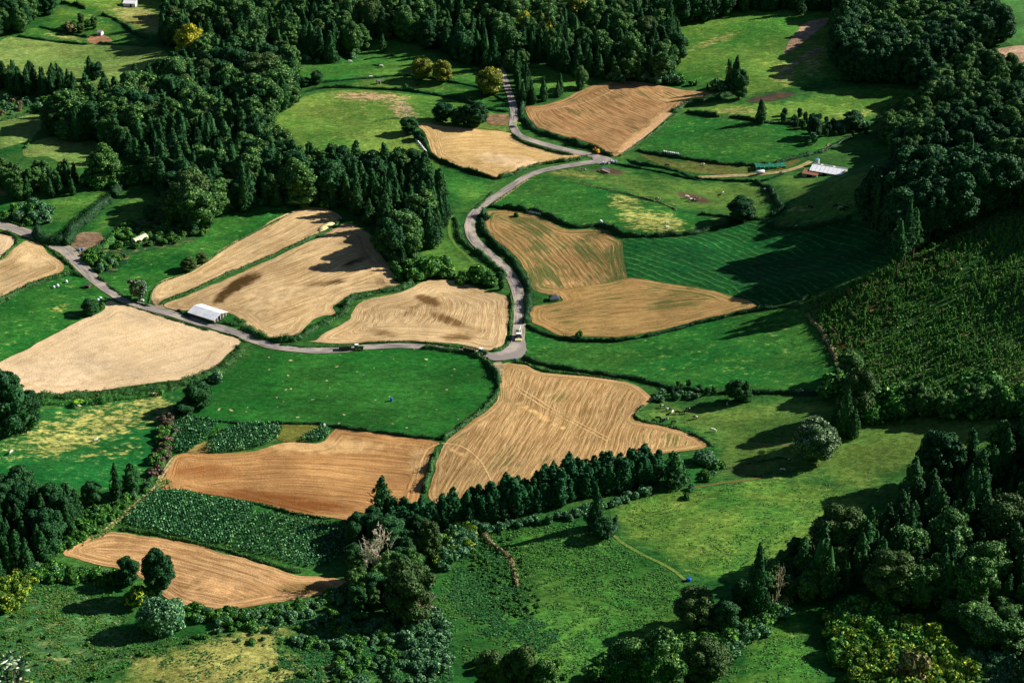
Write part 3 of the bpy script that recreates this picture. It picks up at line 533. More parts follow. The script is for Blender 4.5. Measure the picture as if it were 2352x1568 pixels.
def tube(P, r, n=6):
    P = np.array(P, float); m = len(P); T = np.gradient(P, axis=0); T /= np.linalg.norm(T, axis=1)[:, None] + 1e-9
    A = np.where(np.abs(T[:, 2:3]) > .9, np.array([[1., 0, 0]]), np.array([[0, 0, 1.]])); U = np.cross(T, A); U /= np.linalg.norm(U, axis=1)[:, None] + 1e-9; W = np.cross(T, U)
    an = np.linspace(0, 2 * np.pi, n, endpoint=False); r = np.broadcast_to(r, m)
    V = (P[:, None] + (U[:, None] * np.cos(an)[None, :, None] + W[:, None] * np.sin(an)[None, :, None]) * r[:, None, None]).reshape(-1, 3)
    F = np.array([(i * n + j, (i + 1) * n + j, (i + 1) * n + (j + 1) % n, i * n + (j + 1) % n) for i in range(m - 1) for j in range(n)])
    return V, F, np.full(len(V), .5)
def trunk_mesh(H, r, rng, limbs=4):
    parts = [tube([(0, 0, -.8), (0, 0, H * .15), (rng.normal(0, .1), rng.normal(0, .1), H * .5), (rng.normal(0, .2), rng.normal(0, .2), H * .8)], [r * 1.25, r, r * .7, r * .3], 7)]
    for i in range(limbs):
        a = rng.uniform(0, 6.28); z = H * rng.uniform(.25, .5); l = H * .22
        parts.append(tube([(0, 0, z), (math.cos(a) * l * .5, math.sin(a) * l * .5, z + l * .45), (math.cos(a) * l, math.sin(a) * l, z + l)], [r * .5, r * .35, r * .15], 5))
    return join(parts)
def bare_tree(seed, H=12., spread=.8, depth=5):
    rng = np.random.default_rng(seed); parts = []
    def grow(p, d, l, r, k):
        pts = [p]; q = p; dd = d
        for i in range(3):
            dd = dd + rng.normal(0, .14, 3) + np.array([0, 0, .03]); dd /= np.linalg.norm(dd); q = q + dd * l / 3; pts.append(q)
        parts.append(tube(pts, [r, r * .85, r * .7, r * .55], 4 if k > 1 else 6))
        if k < depth:
            for j in range(rng.integers(3, 5)):
                t = pts[rng.integers(1, 4)]; nd = dd + rng.normal(0, spread, 3); nd[2] = nd[2] * .8 + .15; nd /= np.linalg.norm(nd)
                grow(t, nd, l * rng.uniform(.55, .78), max(r * .55, .06), k + 1)
    grow(np.array([0, 0, -.5]), np.array([0, 0, 1.]), H * .42, H * .022, 0)
    return join(parts)

LM = dict(
 conifer=leaf_mat('conifer_leaf', (28, 80, 42), (60, 110, 54), .5),
 conifer_b=leaf_mat('conifer_leaf_blue', (26, 84, 48), (52, 112, 64), .5),
 broad=leaf_mat('broadleaf', (34, 88, 42), (74, 120, 54), .5, tip=(112, 146, 74)),
 broad_d=leaf_mat('broadleaf_dark', (24, 74, 40), (50, 100, 50), .45),
 olive=leaf_mat('olive_leaf', (56, 88, 42), (84, 110, 56), .5),
 pale=leaf_mat('pale_leaf', (62, 98, 64), (92, 124, 80), .5, tip=(150, 168, 126)),
 autumn=leaf_mat('autumn_leaf', (88, 116, 42), (122, 130, 46), .5, tip=(184, 168, 56)),
 yellow=leaf_mat('yellow_leaf', (130, 146, 36), (170, 164, 40), .5, tip=(206, 196, 60)),
 teal=leaf_mat('teal_shrub_leaf', (48, 106, 68), (84, 134, 88), .5, tip=(124, 160, 112)),
 green=leaf_mat('green_shrub_leaf', (34, 100, 40), (70, 124, 50), .55, tip=(104, 150, 56)),
 lily=leaf_mat('yellow_green_leaf', (46, 106, 40), (92, 134, 46), .5, tip=(176, 184, 56)),
 sapl=leaf_mat('sapling_leaf', (60, 130, 52), (98, 150, 62), .5, tip=(146, 176, 84)),
 pink=leaf_mat('pink_flower_leaf', (44, 88, 46), (84, 90, 60), .5, tip=(170, 116, 116)),
 hedge=leaf_mat('hedge_leaf', (28, 84, 38), (58, 104, 46), .5, tip=(96, 122, 56)),
 hedge_d=leaf_mat('hedge_leaf_dark', (22, 66, 34), (40, 82, 42), .5),
 brown=leaf_mat('dry_leaf', (112, 112, 72), (142, 132, 88), .45, tip=(184, 168, 124)),
 maize=leaf_mat('maize_leaf', (24, 84, 46), (44, 106, 60), .55, tip=(104, 152, 98)))
M_BARK = plain('bark', (92, 82, 66), .95, .05, .25)
M_IVY = plain('ivy_bark', (86, 104, 66), .95, .05, .3)
M_BARE = plain('bare_branch', (206, 196, 172), .9, .05, .1)
M_GREYB = plain('grey_branch', (168, 158, 132), .9, .05, .1)

# prototypes: (crown mesh, trunk mesh, height, radius)
PROTO = {}
def add_proto(kind, i, crown, H, Rr, mat, trunk=True, tr=None):
    V, F, A = crown; Rr = float(np.percentile(np.hypot(V[:, 0], V[:, 1]), 97)); H = float(V[:, 2].max())
    me_o = link_mesh('crown', V, F, mat, None, False, {'lv': A}); me = me_o.data; bpy.data.objects.remove(me_o)
    t = None
    if trunk:
        rng = np.random.default_rng(900 + i); V2, F2, A2 = trunk_mesh(H, tr or H * .022, rng); to = link_mesh('trunk', V2, F2, M_BARK, None, True); t = to.data; bpy.data.objects.remove(to)
    PROTO.setdefault(kind, []).append((me, t, H, Rr))
for i in range(5): add_proto('conifer', i, conifer_crown(10 + i, 18, 3.1 + .25 * i, p=.42 + .07 * i), 18, 3.1 + .25 * i, LM['conifer'])
for i in range(2): add_proto('conifer_b', i, conifer_crown(30 + i, 13, 2.5, n=4200, p=.45), 13, 2.5, LM['conifer_b'])
for i in range(2): add_proto('slim', i, conifer_crown(40 + i, 26, 2.6, low=.32, p=.5, n=2800), 26, 2.6, LM['conifer'], tr=.34)
for i in range(5): add_proto('broad', i, broad_crown(50 + i, 14, 4.8 + .3 * i), 14, 4.8 + .3 * i, LM['broad'])
for i in range(3): add_proto('dark', i, broad_crown(60 + i, 13, 4.8, n=6500), 13, 4.8, LM['broad_d'])
add_proto('olive', 0, broad_crown(70, 15, 5.5, n=8500, leaf=.33), 15, 5.5, LM['olive'])
add_proto('olive', 1, broad_crown(71, 12, 5.5, n=7500, leaf=.33), 12, 5.5, LM['olive'])
add_proto('pale', 0, broad_crown(72, 13, 7.2, n=12000, leaf=.38, low=.0, nl=60), 13, 7.2, LM['pale'])
add_proto('pale', 1, broad_crown(76, 9, 4.2, n=3200, leaf=.45, low=.06, nl=24), 9, 4.2, LM['pale'])
add_proto('autumn', 0, broad_crown(73, 11, 6, n=6400, leaf=.36, nl=60), 11, 6, LM['autumn'])
add_proto('autumn', 1, broad_crown(74, 12, 5.4, n=6000, leaf=.36, nl=60), 12, 5.4, LM['autumn'])
add_proto('yellow', 0, broad_crown(75, 13, 6, n=6000, leaf=.38, nl=60), 13, 6, LM['yellow'])
for i in range(3): add_proto('teal', i, shrub_crown(80 + i), 2.6, 2.0, LM['teal'], False)
for i in range(3): add_proto('green', i, shrub_crown(85 + i), 2.6, 2.0, LM['green'], False)
for i in range(3): add_proto('lily', i, shrub_crown(90 + i, leaf=.4), 2.6, 2.0, LM['lily'], False)
for i in range(2): add_proto('pink', i, shrub_crown(95 + i), 2.6, 2.0, LM['pink'], False)
add_proto('brownbush', 0, shrub_crown(98), 2.6, 2.0, LM['brown'], False)
add_proto('tealbig', 0, shrub_crown(99, H=7, Rr=6, n=8000, leaf=.42, nl=70), 7, 6, LM['teal'], False)
add_proto('sapling', 0, conifer_crown(101, 3.2, .8, n=260, leaf=.3, lumps=24), 3.2, .8, LM['sapl'], False)
add_proto('sapling', 1, conifer_crown(102, 3.8, .7, n=260, leaf=.3, lumps=24), 3.8, .7, LM['sapl'], False)
for i in range(2):
    V, F, A = bare_tree(120 + i, 12, .8, 5); hB, rB = float(V[:, 2].max()), float(np.percentile(np.hypot(V[:, 0], V[:, 1]), 97)); o = link_mesh('crown', V, F, M_BARE); PROTO.setdefault('bare', []).append((o.data, None, hB, rB)); bpy.data.objects.remove(o)
V, F, A = bare_tree(125, 10, .7, 4); hB, rB = float(V[:, 2].max()), float(np.percentile(np.hypot(V[:, 0], V[:, 1]), 97)); o = link_mesh('crown', V, F, M_GREYB); PROTO['greybare'] = [(o.data, None, hB, rB)]; bpy.data.objects.remove(o)

KIND = {'conifer': ('conifer_tree', 'tree'), 'conifer_b': ('conifer_tree', 'tree'), 'slim': ('tall_tree', 'tree'), 'broad': ('broadleaf_tree', 'tree'), 'dark': ('broadleaf_tree', 'tree'),
 'olive': ('broadleaf_tree', 'tree'), 'pale': ('broadleaf_tree', 'tree'), 'autumn': ('broadleaf_tree', 'tree'), 'yellow': ('broadleaf_tree', 'tree'), 'teal': ('shrub', 'shrub'), 'green': ('shrub', 'shrub'),
 'lily': ('shrub', 'shrub'), 'pink': ('shrub', 'shrub'), 'brownbush': ('shrub', 'shrub'), 'tealbig': ('shrub', 'shrub'), 'sapling': ('sapling', 'young tree'), 'bare': ('bare_tree', 'tree'), 'greybare': ('bare_tree', 'tree')}
RNG = random.Random(5)
PLACE = []      # dicts: kind, variant, x,y, scale xy, scale z, label, group, size on picture
def put(kind, x, y, h, r, label, group=None, var=None, must=False):
    var = RNG.randrange(len(PROTO[kind])) if var is None else var
    me, t, H, Rr = PROTO[kind][var]
    PLACE.append(dict(kind=kind, var=var, x=x, y=y, sz=h / H, sxy=r / Rr, label=label, group=group, must=must, app=h * max(r, .3) / (y * y)))
def tree(kind, ub, vb, vtop, hw, label, var=None, group=None):
    x, y, z = g1(ub, vb); s = scale_at(x, y, z); el = math.atan2(CAM_H - z, math.hypot(x, y))
    r = hw / s; E = (vb - vtop) / s; rr = r * (.9 if KIND[kind][0] != 'conifer_tree' else .5)
    if PROTO[kind][0][1] is not None or KIND[kind][1] == 'shrub':
        half = math.sqrt(max((E / 2) ** 2 - (rr * math.sin(el)) ** 2, (.3 * E) ** 2)); h = 2 * half / math.cos(el)
        x, y, z = g1(ub, (vb + vtop) / 2 + half * s)
    else: h = (vb - vtop) / (s * math.cos(el))
    put(kind, x, y, h, r, label, group, var, True)
def stand(poly, mix, spacing, hrange, label, group, rr=.24, seed=1, avoid=None, gap=None, rmul=1.0, low_below=None):
    """trees scattered on a jittered grid inside a picture-space outline; mix: [(kind, weight)]"""
    rng = random.Random(seed); P = np.array(poly, float); gx, gy = g(P[:, 0], P[:, 1]); GP = np.stack([gx, gy], 1)
    x0, y0 = GP.min(0); x1, y1 = GP.max(0); pts = []; row = 0; y = y0
    while y < y1:
        x = x0 + (row % 2) * spacing / 2
        while x < x1:
            pts.append((x + rng.uniform(-.36, .36) * spacing, y + rng.uniform(-.36, .36) * spacing)); x += spacing
        y += spacing * .87; row += 1
    a = np.array(pts); k = inside(GP, a[:, 0], a[:, 1]); a = a[k]
    if avoid:
        for path, dist in avoid: a = a[seg_dist(path, a[:, 0], a[:, 1], False) > dist]
    za = hz(a[:, 0], a[:, 1]); ua, va, _ = proj(a[:, 0], a[:, 1], za); a = a[(va < 1600 + hrange[0] * 9) & (a[:, 1] > 524)]
    if gap is not None: a = a[np.sin(a[:, 0] / 4.3 + np.sin(a[:, 1] / 6) * 2) * np.cos(a[:, 1] / 5.1 + np.sin(a[:, 0] / 7.7) * 2) < gap]
    kinds = [m[0] for m in mix]; ws = [m[1] for m in mix]
    # the kind changes in patches, as in a real wood
    for x, y in a:
        ph = math.sin(x / 23 + seed) * math.cos(y / 29 + seed * 2) + rng.uniform(-.7, .7)
        c = (ph + 1.7) / 3.4; c = min(max(c, 0), .999) * sum(ws); acc = 0
        for kd, wt in zip(kinds, ws):
            acc += wt
            if c <= acc: break
        h = rng.uniform(*hrange); v = rng.randrange(len(PROTO[kd])); H, Rr = PROTO[kd][v][2:]
        r = (Rr / H) * h * rng.uniform(.85, 1.15) if KIND[kd][1] != 'shrub' else h * Rr / H * rng.uniform(.9, 1.2)
        lb = label[kd] if isinstance(label, dict) and kd in label else (label if isinstance(label, str) else label['*'])
        r *= rmul
        if low_below is not None and proj(x, y, float(hz(np.array([x]), np.array([y]))[0]))[1] > low_below: h *= .5; r *= .8
        if len(a) > 6:
            fx = (x - a[:, 0].min()) / (np.ptp(a[:, 0]) + 1e-6); fy = (y - a[:, 1].min()) / (np.ptp(a[:, 1]) + 1e-6); hr = (h - hrange[0]) / (hrange[1] - hrange[0])
            nx_ = 7 if len(a) > 40 else 4; ny_ = 5 if len(a) > 40 else 2
            cw = ['far left', 'left', 'left of middle', 'middle', 'right of middle', 'right', 'far right'][min(6, int(fx * 7))] if nx_ == 7 else ['left', 'left of middle', 'right of middle', 'right'][min(3, int(fx * 4))]
            rw = ['front', 'near front', 'centre', 'near back', 'back'][min(4, int(fy * 5))] if ny_ == 5 else ['front', 'back'][min(1, int(fy * 2))]
            sz_ = 'short' if hr < .25 else 'medium sized' if hr < .55 else 'tall' if hr < .82 else 'very tall'
            lb = '%s %s, %s, %s' % (sz_ if 'tall' not in lb else {'short': 'shorter', 'medium sized': 'mid sized', 'tall': 'high', 'very tall': 'highest'}[sz_], lb, cw, rw)
            if len(lb.split()) > 16: lb = lb.replace('dark leafy tree', 'leafy tree').replace('the big wood', 'the wood').replace('medium sized', 'medium')
            if len(lb.split()) > 16: lb = lb.split(' ', 1)[1]
            if len(lb.split()) > 16: lb = lb.replace('leafy ', '').replace('dark ', '')
        put(kd, float(x), float(y), h, r, lb, group if isinstance(group, str) else None, v)
ROADB = ground_path([(1100,60),(1130,120),(1150,160),(1163,195),(1172,220),(1179,245),(1181,265)], 4)
roads_avoid = [(ROADB, 4.0)]

# ---------------------------------------------------------------- named single trees
tree('pale', 1873,1056,958,54,'large round pale crowned tree alone on the cow pasture at the right', 0)
tree('dark', 1688,922,868,24,'dark bushy tree on the hedge above the cow herd, left of its twin'); tree('conifer', 1713,920,872,16,'narrow dark tree on the hedge above the cow herd, right of the bushy one')
tree('dark', 1703,505,452,33,'lone dark round tree at the right end of the olive cow pasture',0)
tree('conifer', 1747,284,226,15,'lone dark conifer below the pond')
tree('dark', 1869,318,266,20,'dark tree in the hedge right of the lone conifer'); tree('dark', 1958,298,254,26,'dark round tree near the right wood above the green field'); tree('teal',1868,332,300,13,'pale green shrub under the dark hedge tree')
tree('conifer', 1688,212,126,17,'tall dark conifer pair by the upper right field, rear one'); tree('dark', 1697,228,158,20,'dark tree in front of the tall conifers by the upper right field'); tree('conifer', 1676,205,135,14,'slimmer dark conifer behind the tall one by the upper right field')
tree('autumn', 970,182,132,27,'yellow green turning tree, left of a pair on the crescent pasture',0); tree('autumn', 1017,190,139,24,'yellow green turning tree, right of a pair on the crescent pasture',1); tree('autumn', 1126,218,152,33,'large yellowing tree standing alone by the road at the top',0)
tree('yellow', 440,140,52,36,'bright yellow green tree rising from the wood at the upper left'); tree('yellow', 543,222,186,18,'small golden tree in the middle of the upper left wood')
tree('yellow', 1205,95,25,24,'golden yellow tree at the left in the top wood'); tree('yellow', 1245,100,28,26,'golden yellow tree in the top wood, beside its twin'); tree('autumn', 1322,75,-12,38,'tall yellow green tree at the top edge of the picture')
for u, vb, vt, hw, l in [(1018,280,235,25,'dark round tree at the left end of the short row beside the road'),(1053,287,246,20,'dark tree second in the short row beside the road'),(1075,290,240,20,'dark tree third in the short row beside the road'),(1097,294,236,26,'dark round tree at the right end of the short row beside the road')]: tree('dark', u, vb, vt, hw, l)
tree('dark', 940,308,268,21,'dark tree at the left corner of the pale stubble field'); tree('dark', 963,322,298,15,'small dark bush tree just below the corner tree of the pale stubble field')
tree('bare', 933,272,236,16,'leafless twiggy tree on the rounded pasture'); tree('dark', 728,194,161,14,'small round dark tree at the edge of the upper pasture'); tree('dark', 700,199,176,15,'low dark tree beside the small round one on the upper pasture'); tree('conifer', 879,119,77,9,'slender dark conifer in the pasture below the top wood')
tree('bare', 738,108,58,22,'pale leafless tree in the top wood left of the pasture')
tree('conifer', 207,182,128,14,'tall dark conifer right of the row on the yellow green pasture'); tree('dark', 222,182,142,16,'bushy dark tree against the tall conifer on the yellow green pasture')
tree('broad', 243,425,326,39,'big round green tree on the left beside the dark wood',1)
tree('dark', 345,508,470,16,'small spreading dark tree behind the garden'); tree('broad', 402,502,430,36,'big green tree at the corner of the wood above the garden'); tree('broad', 432,480,408,32,'light green tree at the corner of the wood'); tree('conifer', 470,520,440,20,'dark conifer at the corner of the wood by the bright pasture')
tree('olive', 435,622,590,20,'rounded olive bush tree on the stubble edge'); tree('olive', 465,604,578,15,'smaller olive bush beside the rounded one on the stubble edge')
tree('pale', 320,688,636,23,'pale grey green tree at the roadside by the blue tarp',1); tree('dark', 209,722,686,21,'dark round bush beside two wrapped bales at the left'); tree('green', 232,716,694,14,'light green bush beside the dark round one by the bales')
tree('dark', 10,1000,845,52,'very large dark tree on the left edge under the pale field'); tree('conifer', 50,985,858,34,'tall dark tree beside the very large one on the left edge'); tree('dark', 72,975,895,28,'lower dark tree, right of the group on the left edge')
tree('dark', 456,940,874,32,'dark tree at the left corner of the deep green field'); tree('dark', 424,955,918,24,'lower dark bush tree left of the deep green field'); tree('teal', 500,880,850,20,'pale shrub on the hedge below the pale harvested field')
tree('conifer', 269,1148,1060,15,'rusty tinged slim tree below the patchy meadow'); tree('conifer', 301,1132,1060,22,'dark tree beside the rusty slim one below the patchy meadow'); tree('dark', 212,1158,1100,26,'dark round tree below the patchy meadow'); tree('conifer', 160,1165,1104,22,'dark pointed tree below the patchy meadow')
tree('dark', 298,1345,1277,28,'dark round tree, left of a pair against the tan tilled field'); tree('dark', 367,1372,1260,36,'tall dark tree, right of a pair against the tan tilled field',1)
tree('tealbig', 375,1452,1364,58,'large domed blue green shrub below the tan tilled field'); tree('lily', 325,1392,1336,36,'yellow green leafy shrub behind the domed blue green one')
tree('conifer', 877,1194,1091,29,'tall dark tree at the edge of the orange brown field'); tree('conifer', 905,1200,1140,20,'lower dark tree beside the tall one at the orange brown field')
tree('dark', 895,1270,1182,40,'dark tree behind the dead white tree'); tree('bare', 880,1330,1198,50,'dead white leafless tree against dark foliage in the lower middle',0)
tree('olive', 985,1282,1195,30,'rounded olive tree right of the dead white tree',1); tree('olive', 945,1432,1283,56,'big olive green tree with grey branches in the lower middle',0); tree('greybare', 962,1428,1345,42,'grey bare branches showing at the foot of the big olive tree')
tree('conifer', 1551,1114,1034,30,'dark broad conifer at the right end of the conifer belt'); tree('tealbig', 1619,1066,1028,27,'pale grey green bush above the lime green slope')
for u, vb, vt, hw, l in [(1938,1000,884,19,'dark column shaped tree left of the shaded slope'),(1918,985,915,13,'shorter column shaped tree at the left of its neighbour'),(1958,1005,935,17,'bright green shrub like tree at the foot of the columns')]: tree('conifer' if hw > 15 or u < 1930 else 'conifer_b', u, vb, vt, hw, l)
tree('olive', 1968,960,838,40,'broad feathery tree above the column shaped trees',0); tree('broad', 1950,865,800,30,'bushy tree on the left corner of the replanted hillside')
tree('dark', 1385,1238,1186,28,'dark bushy shrub tree at the top of the green bank')
tree('conifer', 1370,1212,1110,20,'narrow conifer standing in front of the conifer belt')
tree('olive', 1592,1445,1345,48,'grey green tree with bare twigs in the lower right thicket',1); tree('greybare', 1612,1440,1355,44,'tangle of pale bare twigs on the grey green tree in the lower right')
tree('dark', 1665,1448,1372,34,'dark tree in the lower right thicket behind the blue tub'); tree('conifer', 1738,1415,1248,26,'tall dark conifer in the lower right thicket'); tree('greybare', 1770,1400,1290,36,'pale lichen covered bare tree in the lower right thicket'); tree('dark', 1702,1400,1330,24,'dark tree left of the tall conifer in the lower right thicket')
tree('broad', 1440,1602,1462,54,'very large rounded tree at the bottom edge, left half of a pair',2); tree('broad', 1512,1606,1450,60,'very large rounded tree at the bottom edge, right half of a pair',3); tree('olive', 1620,1566,1464,60,'feathery rounded tree at the bottom right of the big pair',1)
tree('olive', 1195,1604,1480,40,'olive brown tree at the bottom edge in the middle',0); tree('olive', 1134,1606,1492,42,'olive tree, left of the brown one at the bottom edge',1); tree('broad', 1250,1612,1508,36,'green tree at the bottom edge right of the olive ones'); tree('conifer',900,1600,1510,24,'dark bushy conifer near the bottom edge among pale shrubs')
tree('brownbush', 2100,1580,1490,44,'large beige flowering bush among the yellow green shrubs'); tree('brownbush', 1880,1000,975,16,'dry brown bush under the trees')
for u, vb, vt, hw in [(2058,640,520,20),(2095,600,495,19),(2132,560,470,20),(2150,548,450,18),(2185,530,430,20),(2212,520,415,20),(2240,505,400,22),(2265,490,395,20),(2075,620,500,20)]:
    tree('slim', u, vb, vt - 20, hw, 'tall ivy clad tree on the edge of the dark stand above the replanted hillside', None, 'tall trees above the replanted hillside')
for u, vb, vt in [(1556,888,870),(1640,898,884),(1330,772,757),(1186,498,486),(960,196,186),(932,202,192)]: tree('green', u, vb, vt, (vb - vt) * .6, {1556:'small green bush on the hedge left of the herd',1640:'low bush on the hedge above the herd',1330:'single little bush on the lower edge of the weedy stubble',1186:'bush at the roadside corner of the striped stubble',960:'small bush on the line below the yellowing pair',932:'small dark bush on the wall of the rounded pasture'}[u])
tree('teal', 1118,506,487,9,'round green bush at the roadside by the striped field')

# ---------------------------------------------------------------- woods and thickets (outlines of the bases)
W = lambda s: {'*': s}
stand([(105,312),(150,325),(230,318),(330,395),(378,450),(405,505),(450,530),(520,490),(590,430),(600,340),(590,300),(640,268),(692,228),(690,192),(615,168),(600,128),(480,135),(400,165),(372,215),(250,240),(150,255)],
  [('conifer',7),('broad',2),('olive',.3),('dark',1),('conifer',4)], 6.6, (9,24), {'conifer':'dark conifer in the wood at the upper left','*':'dark leafy tree in the wood at the upper left'}, 'trees of the upper left wood', seed=3, rmul=1.15)
stand([(600,370),(700,412),(800,402),(900,402),(960,412),(1012,445),(1035,492),(1020,540),(985,572),(958,602),(930,640),(880,610),(870,545),(825,500),(800,478),(640,474),(520,492),(560,430)],
  [('conifer',6),('dark',1),('broad',1),('conifer',4)], 6.6, (9,23), {'conifer':'dark conifer in the wood above the stained stubble','*':'dark leafy tree in the wood above the stained stubble'}, 'trees of the middle wood', seed=4, rmul=1.15)
stand([(590,302),(640,345),(720,392),(800,398),(960,408),(900,430),(640,430),(560,380)], [('broad',3),('dark',3)], 8.5, (14,19), 'big spreading dark tree on the lower edge of the rounded pasture', 'spreading trees below the rounded pasture', seed=6)
stand([(-40,205),(80,222),(172,230),(170,200),(80,195),(-40,185)], [('conifer',1)], 5.6, (13,18), 'dark conifer in the row below the yellow green pasture at the left', 'conifer row at the upper left', seed=7)
stand([(-60,60),(0,92),(40,78),(75,52),(140,18),(130,-30),(-60,-60)], [('dark',2),('broad',2)], 7, (13,17), 'dark tree in the top left corner', 'trees in the top left corner', seed=8)
stand([(130,72),(150,55),(200,52),(232,62),(225,72),(190,76),(150,82)], [('brownbush',1),('olive',1),('broad',1)], 6, (4,7), 'scrubby tree on the knoll beside the orange roofed hut', 'scrub on the little knoll', seed=9)
stand([(-60,400),(0,440),(40,458),(110,462),(175,450),(180,415),(150,412),(60,412),(-60,392)], [('dark',2),('conifer',1),('broad',2)], 7.2, (8,13), 'dark tree in the group on the left below the pale pastures', 'trees on the left below the pale pastures', seed=10)
stand([(180,420),(260,440),(330,420),(330,400),(240,395)], [('broad',1),('green',1)], 8, (5,8), 'bushy tree beside the big round tree at the left', 'bushes around the big round tree', seed=11)
stand([(0,500),(50,512),(80,522),(120,505),(100,470),(60,470),(20,485)], [('dark',1),('green',2),('teal',1)], 5, (3,6), 'bush beside the road on the left edge', 'roadside bushes on the left', seed=12)
stand([(370,112),(390,-90),(1530,-90),(1562,30),(1562,140),(1535,188),(1420,188),(1330,178),(1240,150),(1180,150),(1140,160),(1060,150),(1000,128),(960,98),(850,88),(835,125),(760,144),(680,137),(600,126),(480,132)],
  [('conifer',5),('broad',2),('olive',.4),('conifer',4),('dark',1.5)], 7.0, (10,23), {'conifer':'dark conifer in the big wood along the top','*':'dark leafy tree in the big wood along the top'}, 'trees of the top wood', seed=13, avoid=roads_avoid)
stand([(1150,150),(1180,215),(1195,245),(1250,235),(1300,218),(1368,196),(1370,188),(1290,212),(1240,226),(1215,190),(1205,150)], [('conifer',2),('broad',2)], 6, (9,14), 'dark tree between the road and the little glade at the top', 'roadside trees at the top', seed=14, avoid=roads_avoid)
stand([(1530,-90),(1950,-90),(1935,15),(1850,35),(1760,28),(1700,30),(1560,62)], [('dark',3),('conifer',3)], 7, (15,22), 'dark shaded tree at the top right of the wood', 'trees at the top right', seed=15)
stand([(1930,70),(1925,150),(1935,190),(1990,192),(2130,200),(2165,165),(2250,118),(2305,98),(2292,55),(2200,-60),(1930,-80)], [('broad',3),('dark',3),('slim',1)], 7.4, (16,24), 'tall dark tree in the right hand wood above the pasture', 'tall trees at the upper right', seed=16)
stand([(2005,302),(2060,300),(2112,235),(2165,185),(2230,165),(2330,175),(2500,190),(2520,460),(2352,470),(2290,462),(2200,450),(2150,400),(2060,390),(2050,340)], [('dark',4),('broad',4),('olive',.6),('teal',.8)], 7.0, (9,18), 'dark tree in the wood on the right edge', 'trees of the right edge wood', seed=17)
stand([(1978,508),(2000,528),(2040,585),(2075,600),(2150,545),(2220,510),(2290,480),(2300,445),(2200,440),(2100,450),(2020,475)], [('dark',3),('slim',3),('conifer',2)], 6.0, (20,30), 'tall dark tree in the stand above the shaded field', 'dark stand above the shaded field', seed=18)
stand([(1905,885),(1925,940),(1990,955),(2100,962),(2240,958),(2352,962),(2450,965),(2450,925),(2352,915),(2200,915),(2060,915),(1980,905)], [('conifer',2),('green',1),('broad',2)], 5.2, (7,12), 'dark tree along the foot of the replanted hillside', 'trees at the foot of the replanted hillside', seed=19)
stand([(2078,1135),(2130,1110),(2200,1085),(2352,1035),(2560,1000),(2640,1300),(2600,1760),(2480,1700),(2330,1520),(2200,1440),(2100,1400),(1990,1385),(1890,1375),(1830,1340),(1850,1300),(1960,1250),(2030,1210)],
  [('broad',3),('olive',.4),('conifer',5),('dark',1.5)], 7.6, (9,24), {'*':'dark leafy tree in the big wood at the lower right','conifer':'pointed dark tree in the big wood at the lower right'}, 'trees of the lower right wood', seed=20, rmul=1.1, low_below=1400)
stand([(1745,1335),(1800,1290),(1860,1275),(1905,1330),(1895,1375),(1850,1392),(1790,1385),(1750,1395),(1725,1370)], [('broad',3),('dark',2),('conifer',2)], 5.6, (7,13), 'dark leafy tree at the left tip of the lower right wood', 'left tip of the lower right wood', seed=50)
stand([(1400,1500),(1560,1480),(1680,1450),(1700,1470),(1640,1560),(1560,1566),(1380,1566),(1340,1560)], [('broad',2),('green',3),('teal',2)], 5.0, (2.5,6), 'mixed bush around the very large rounded trees', 'bushes at the bottom edge', seed=51)
stand([(180,1560),(300,1500),(440,1462),(560,1440),(640,1470),(760,1530),(820,1566),(640,1560),(620,1490),(500,1470),(380,1500),(280,1540),(240,1566)], [('green',4),('teal',2)], 4.6, (.6,2.2), 'low bush round the edge of the dry slope at the bottom left', 'low bushes on the dry slope', seed=54, gap=.3)
stand([(60,1400),(300,1450),(330,1500),(180,1560),(0,1566),(0,1430)], [('green',4),('teal',1)], 6.5, (.5,1.5), 'low weed clump in the rough meadow at the bottom left', 'weed clumps in the rough meadow', seed=55, gap=.5)
stand([(1080,1520),(1180,1500),(1300,1530),(1330,1566),(1090,1566)], [('green',3),('teal',1),('olive',1)], 4.4, (1.5,4.5), 'mixed bush around the olive trees at the bottom edge', 'bushes by the bottom olive trees', seed=52)
stand([(2370,470),(2480,450),(2500,540),(2400,530)], [('dark',2),('slim',1)], 9, (14,20), 'tall dark tree at the right edge above the replanted hillside', 'trees beyond the right edge', seed=53)
stand([(1905,1395),(2000,1400),(2100,1430),(2190,1500),(2250,1580),(2300,1660),(2000,1680),(1960,1560),(1920,1470)], [('lily',4),('green',3)], 3.2, (3.2,7.0), 'yellow green flowering shrub at the bottom right', 'yellow green shrubs at the bottom right', seed=21)
stand([(2180,1520),(2300,1500),(2400,1560),(2400,1700),(2250,1680)], [('teal',1)], 4.2, (3,5), 'blue green shrub in the bottom right corner', 'blue green shrubs in the corner', seed=22)
stand([(895,1232),(1000,1216),(1100,1206),(1200,1182),(1350,1142),(1500,1112),(1522,1090),(1480,1080),(1400,1088),(1300,1105),(1200,1138),(1100,1168),(960,1194),(890,1202)], [('conifer_b',7),('broad',1)], 2.9, (8,14), 'dense young conifer in the belt below the golden stubble', 'conifer belt below the golden stubble', seed=23, rmul=1.35)
stand([(1105,1215),(1200,1200),(1330,1175),(1440,1140),(1500,1120),(1500,1132),(1440,1155),(1330,1190),(1200,1212),(1110,1228)], [('teal',3),('green',1),('greybare',0)], 3.2, (2.5,4), 'pale leafy shrub along the foot of the conifer belt', 'shrubs along the conifer belt', seed=24)
stand([(1020,1215),(1090,1200),(1090,1250),(1060,1290),(1010,1320),(995,1290)], [('teal',4),('lily',1)], 3.4, (3,5), 'pale shrub right of the rounded olive tree', 'pale shrubs right of the olive tree', seed=25)
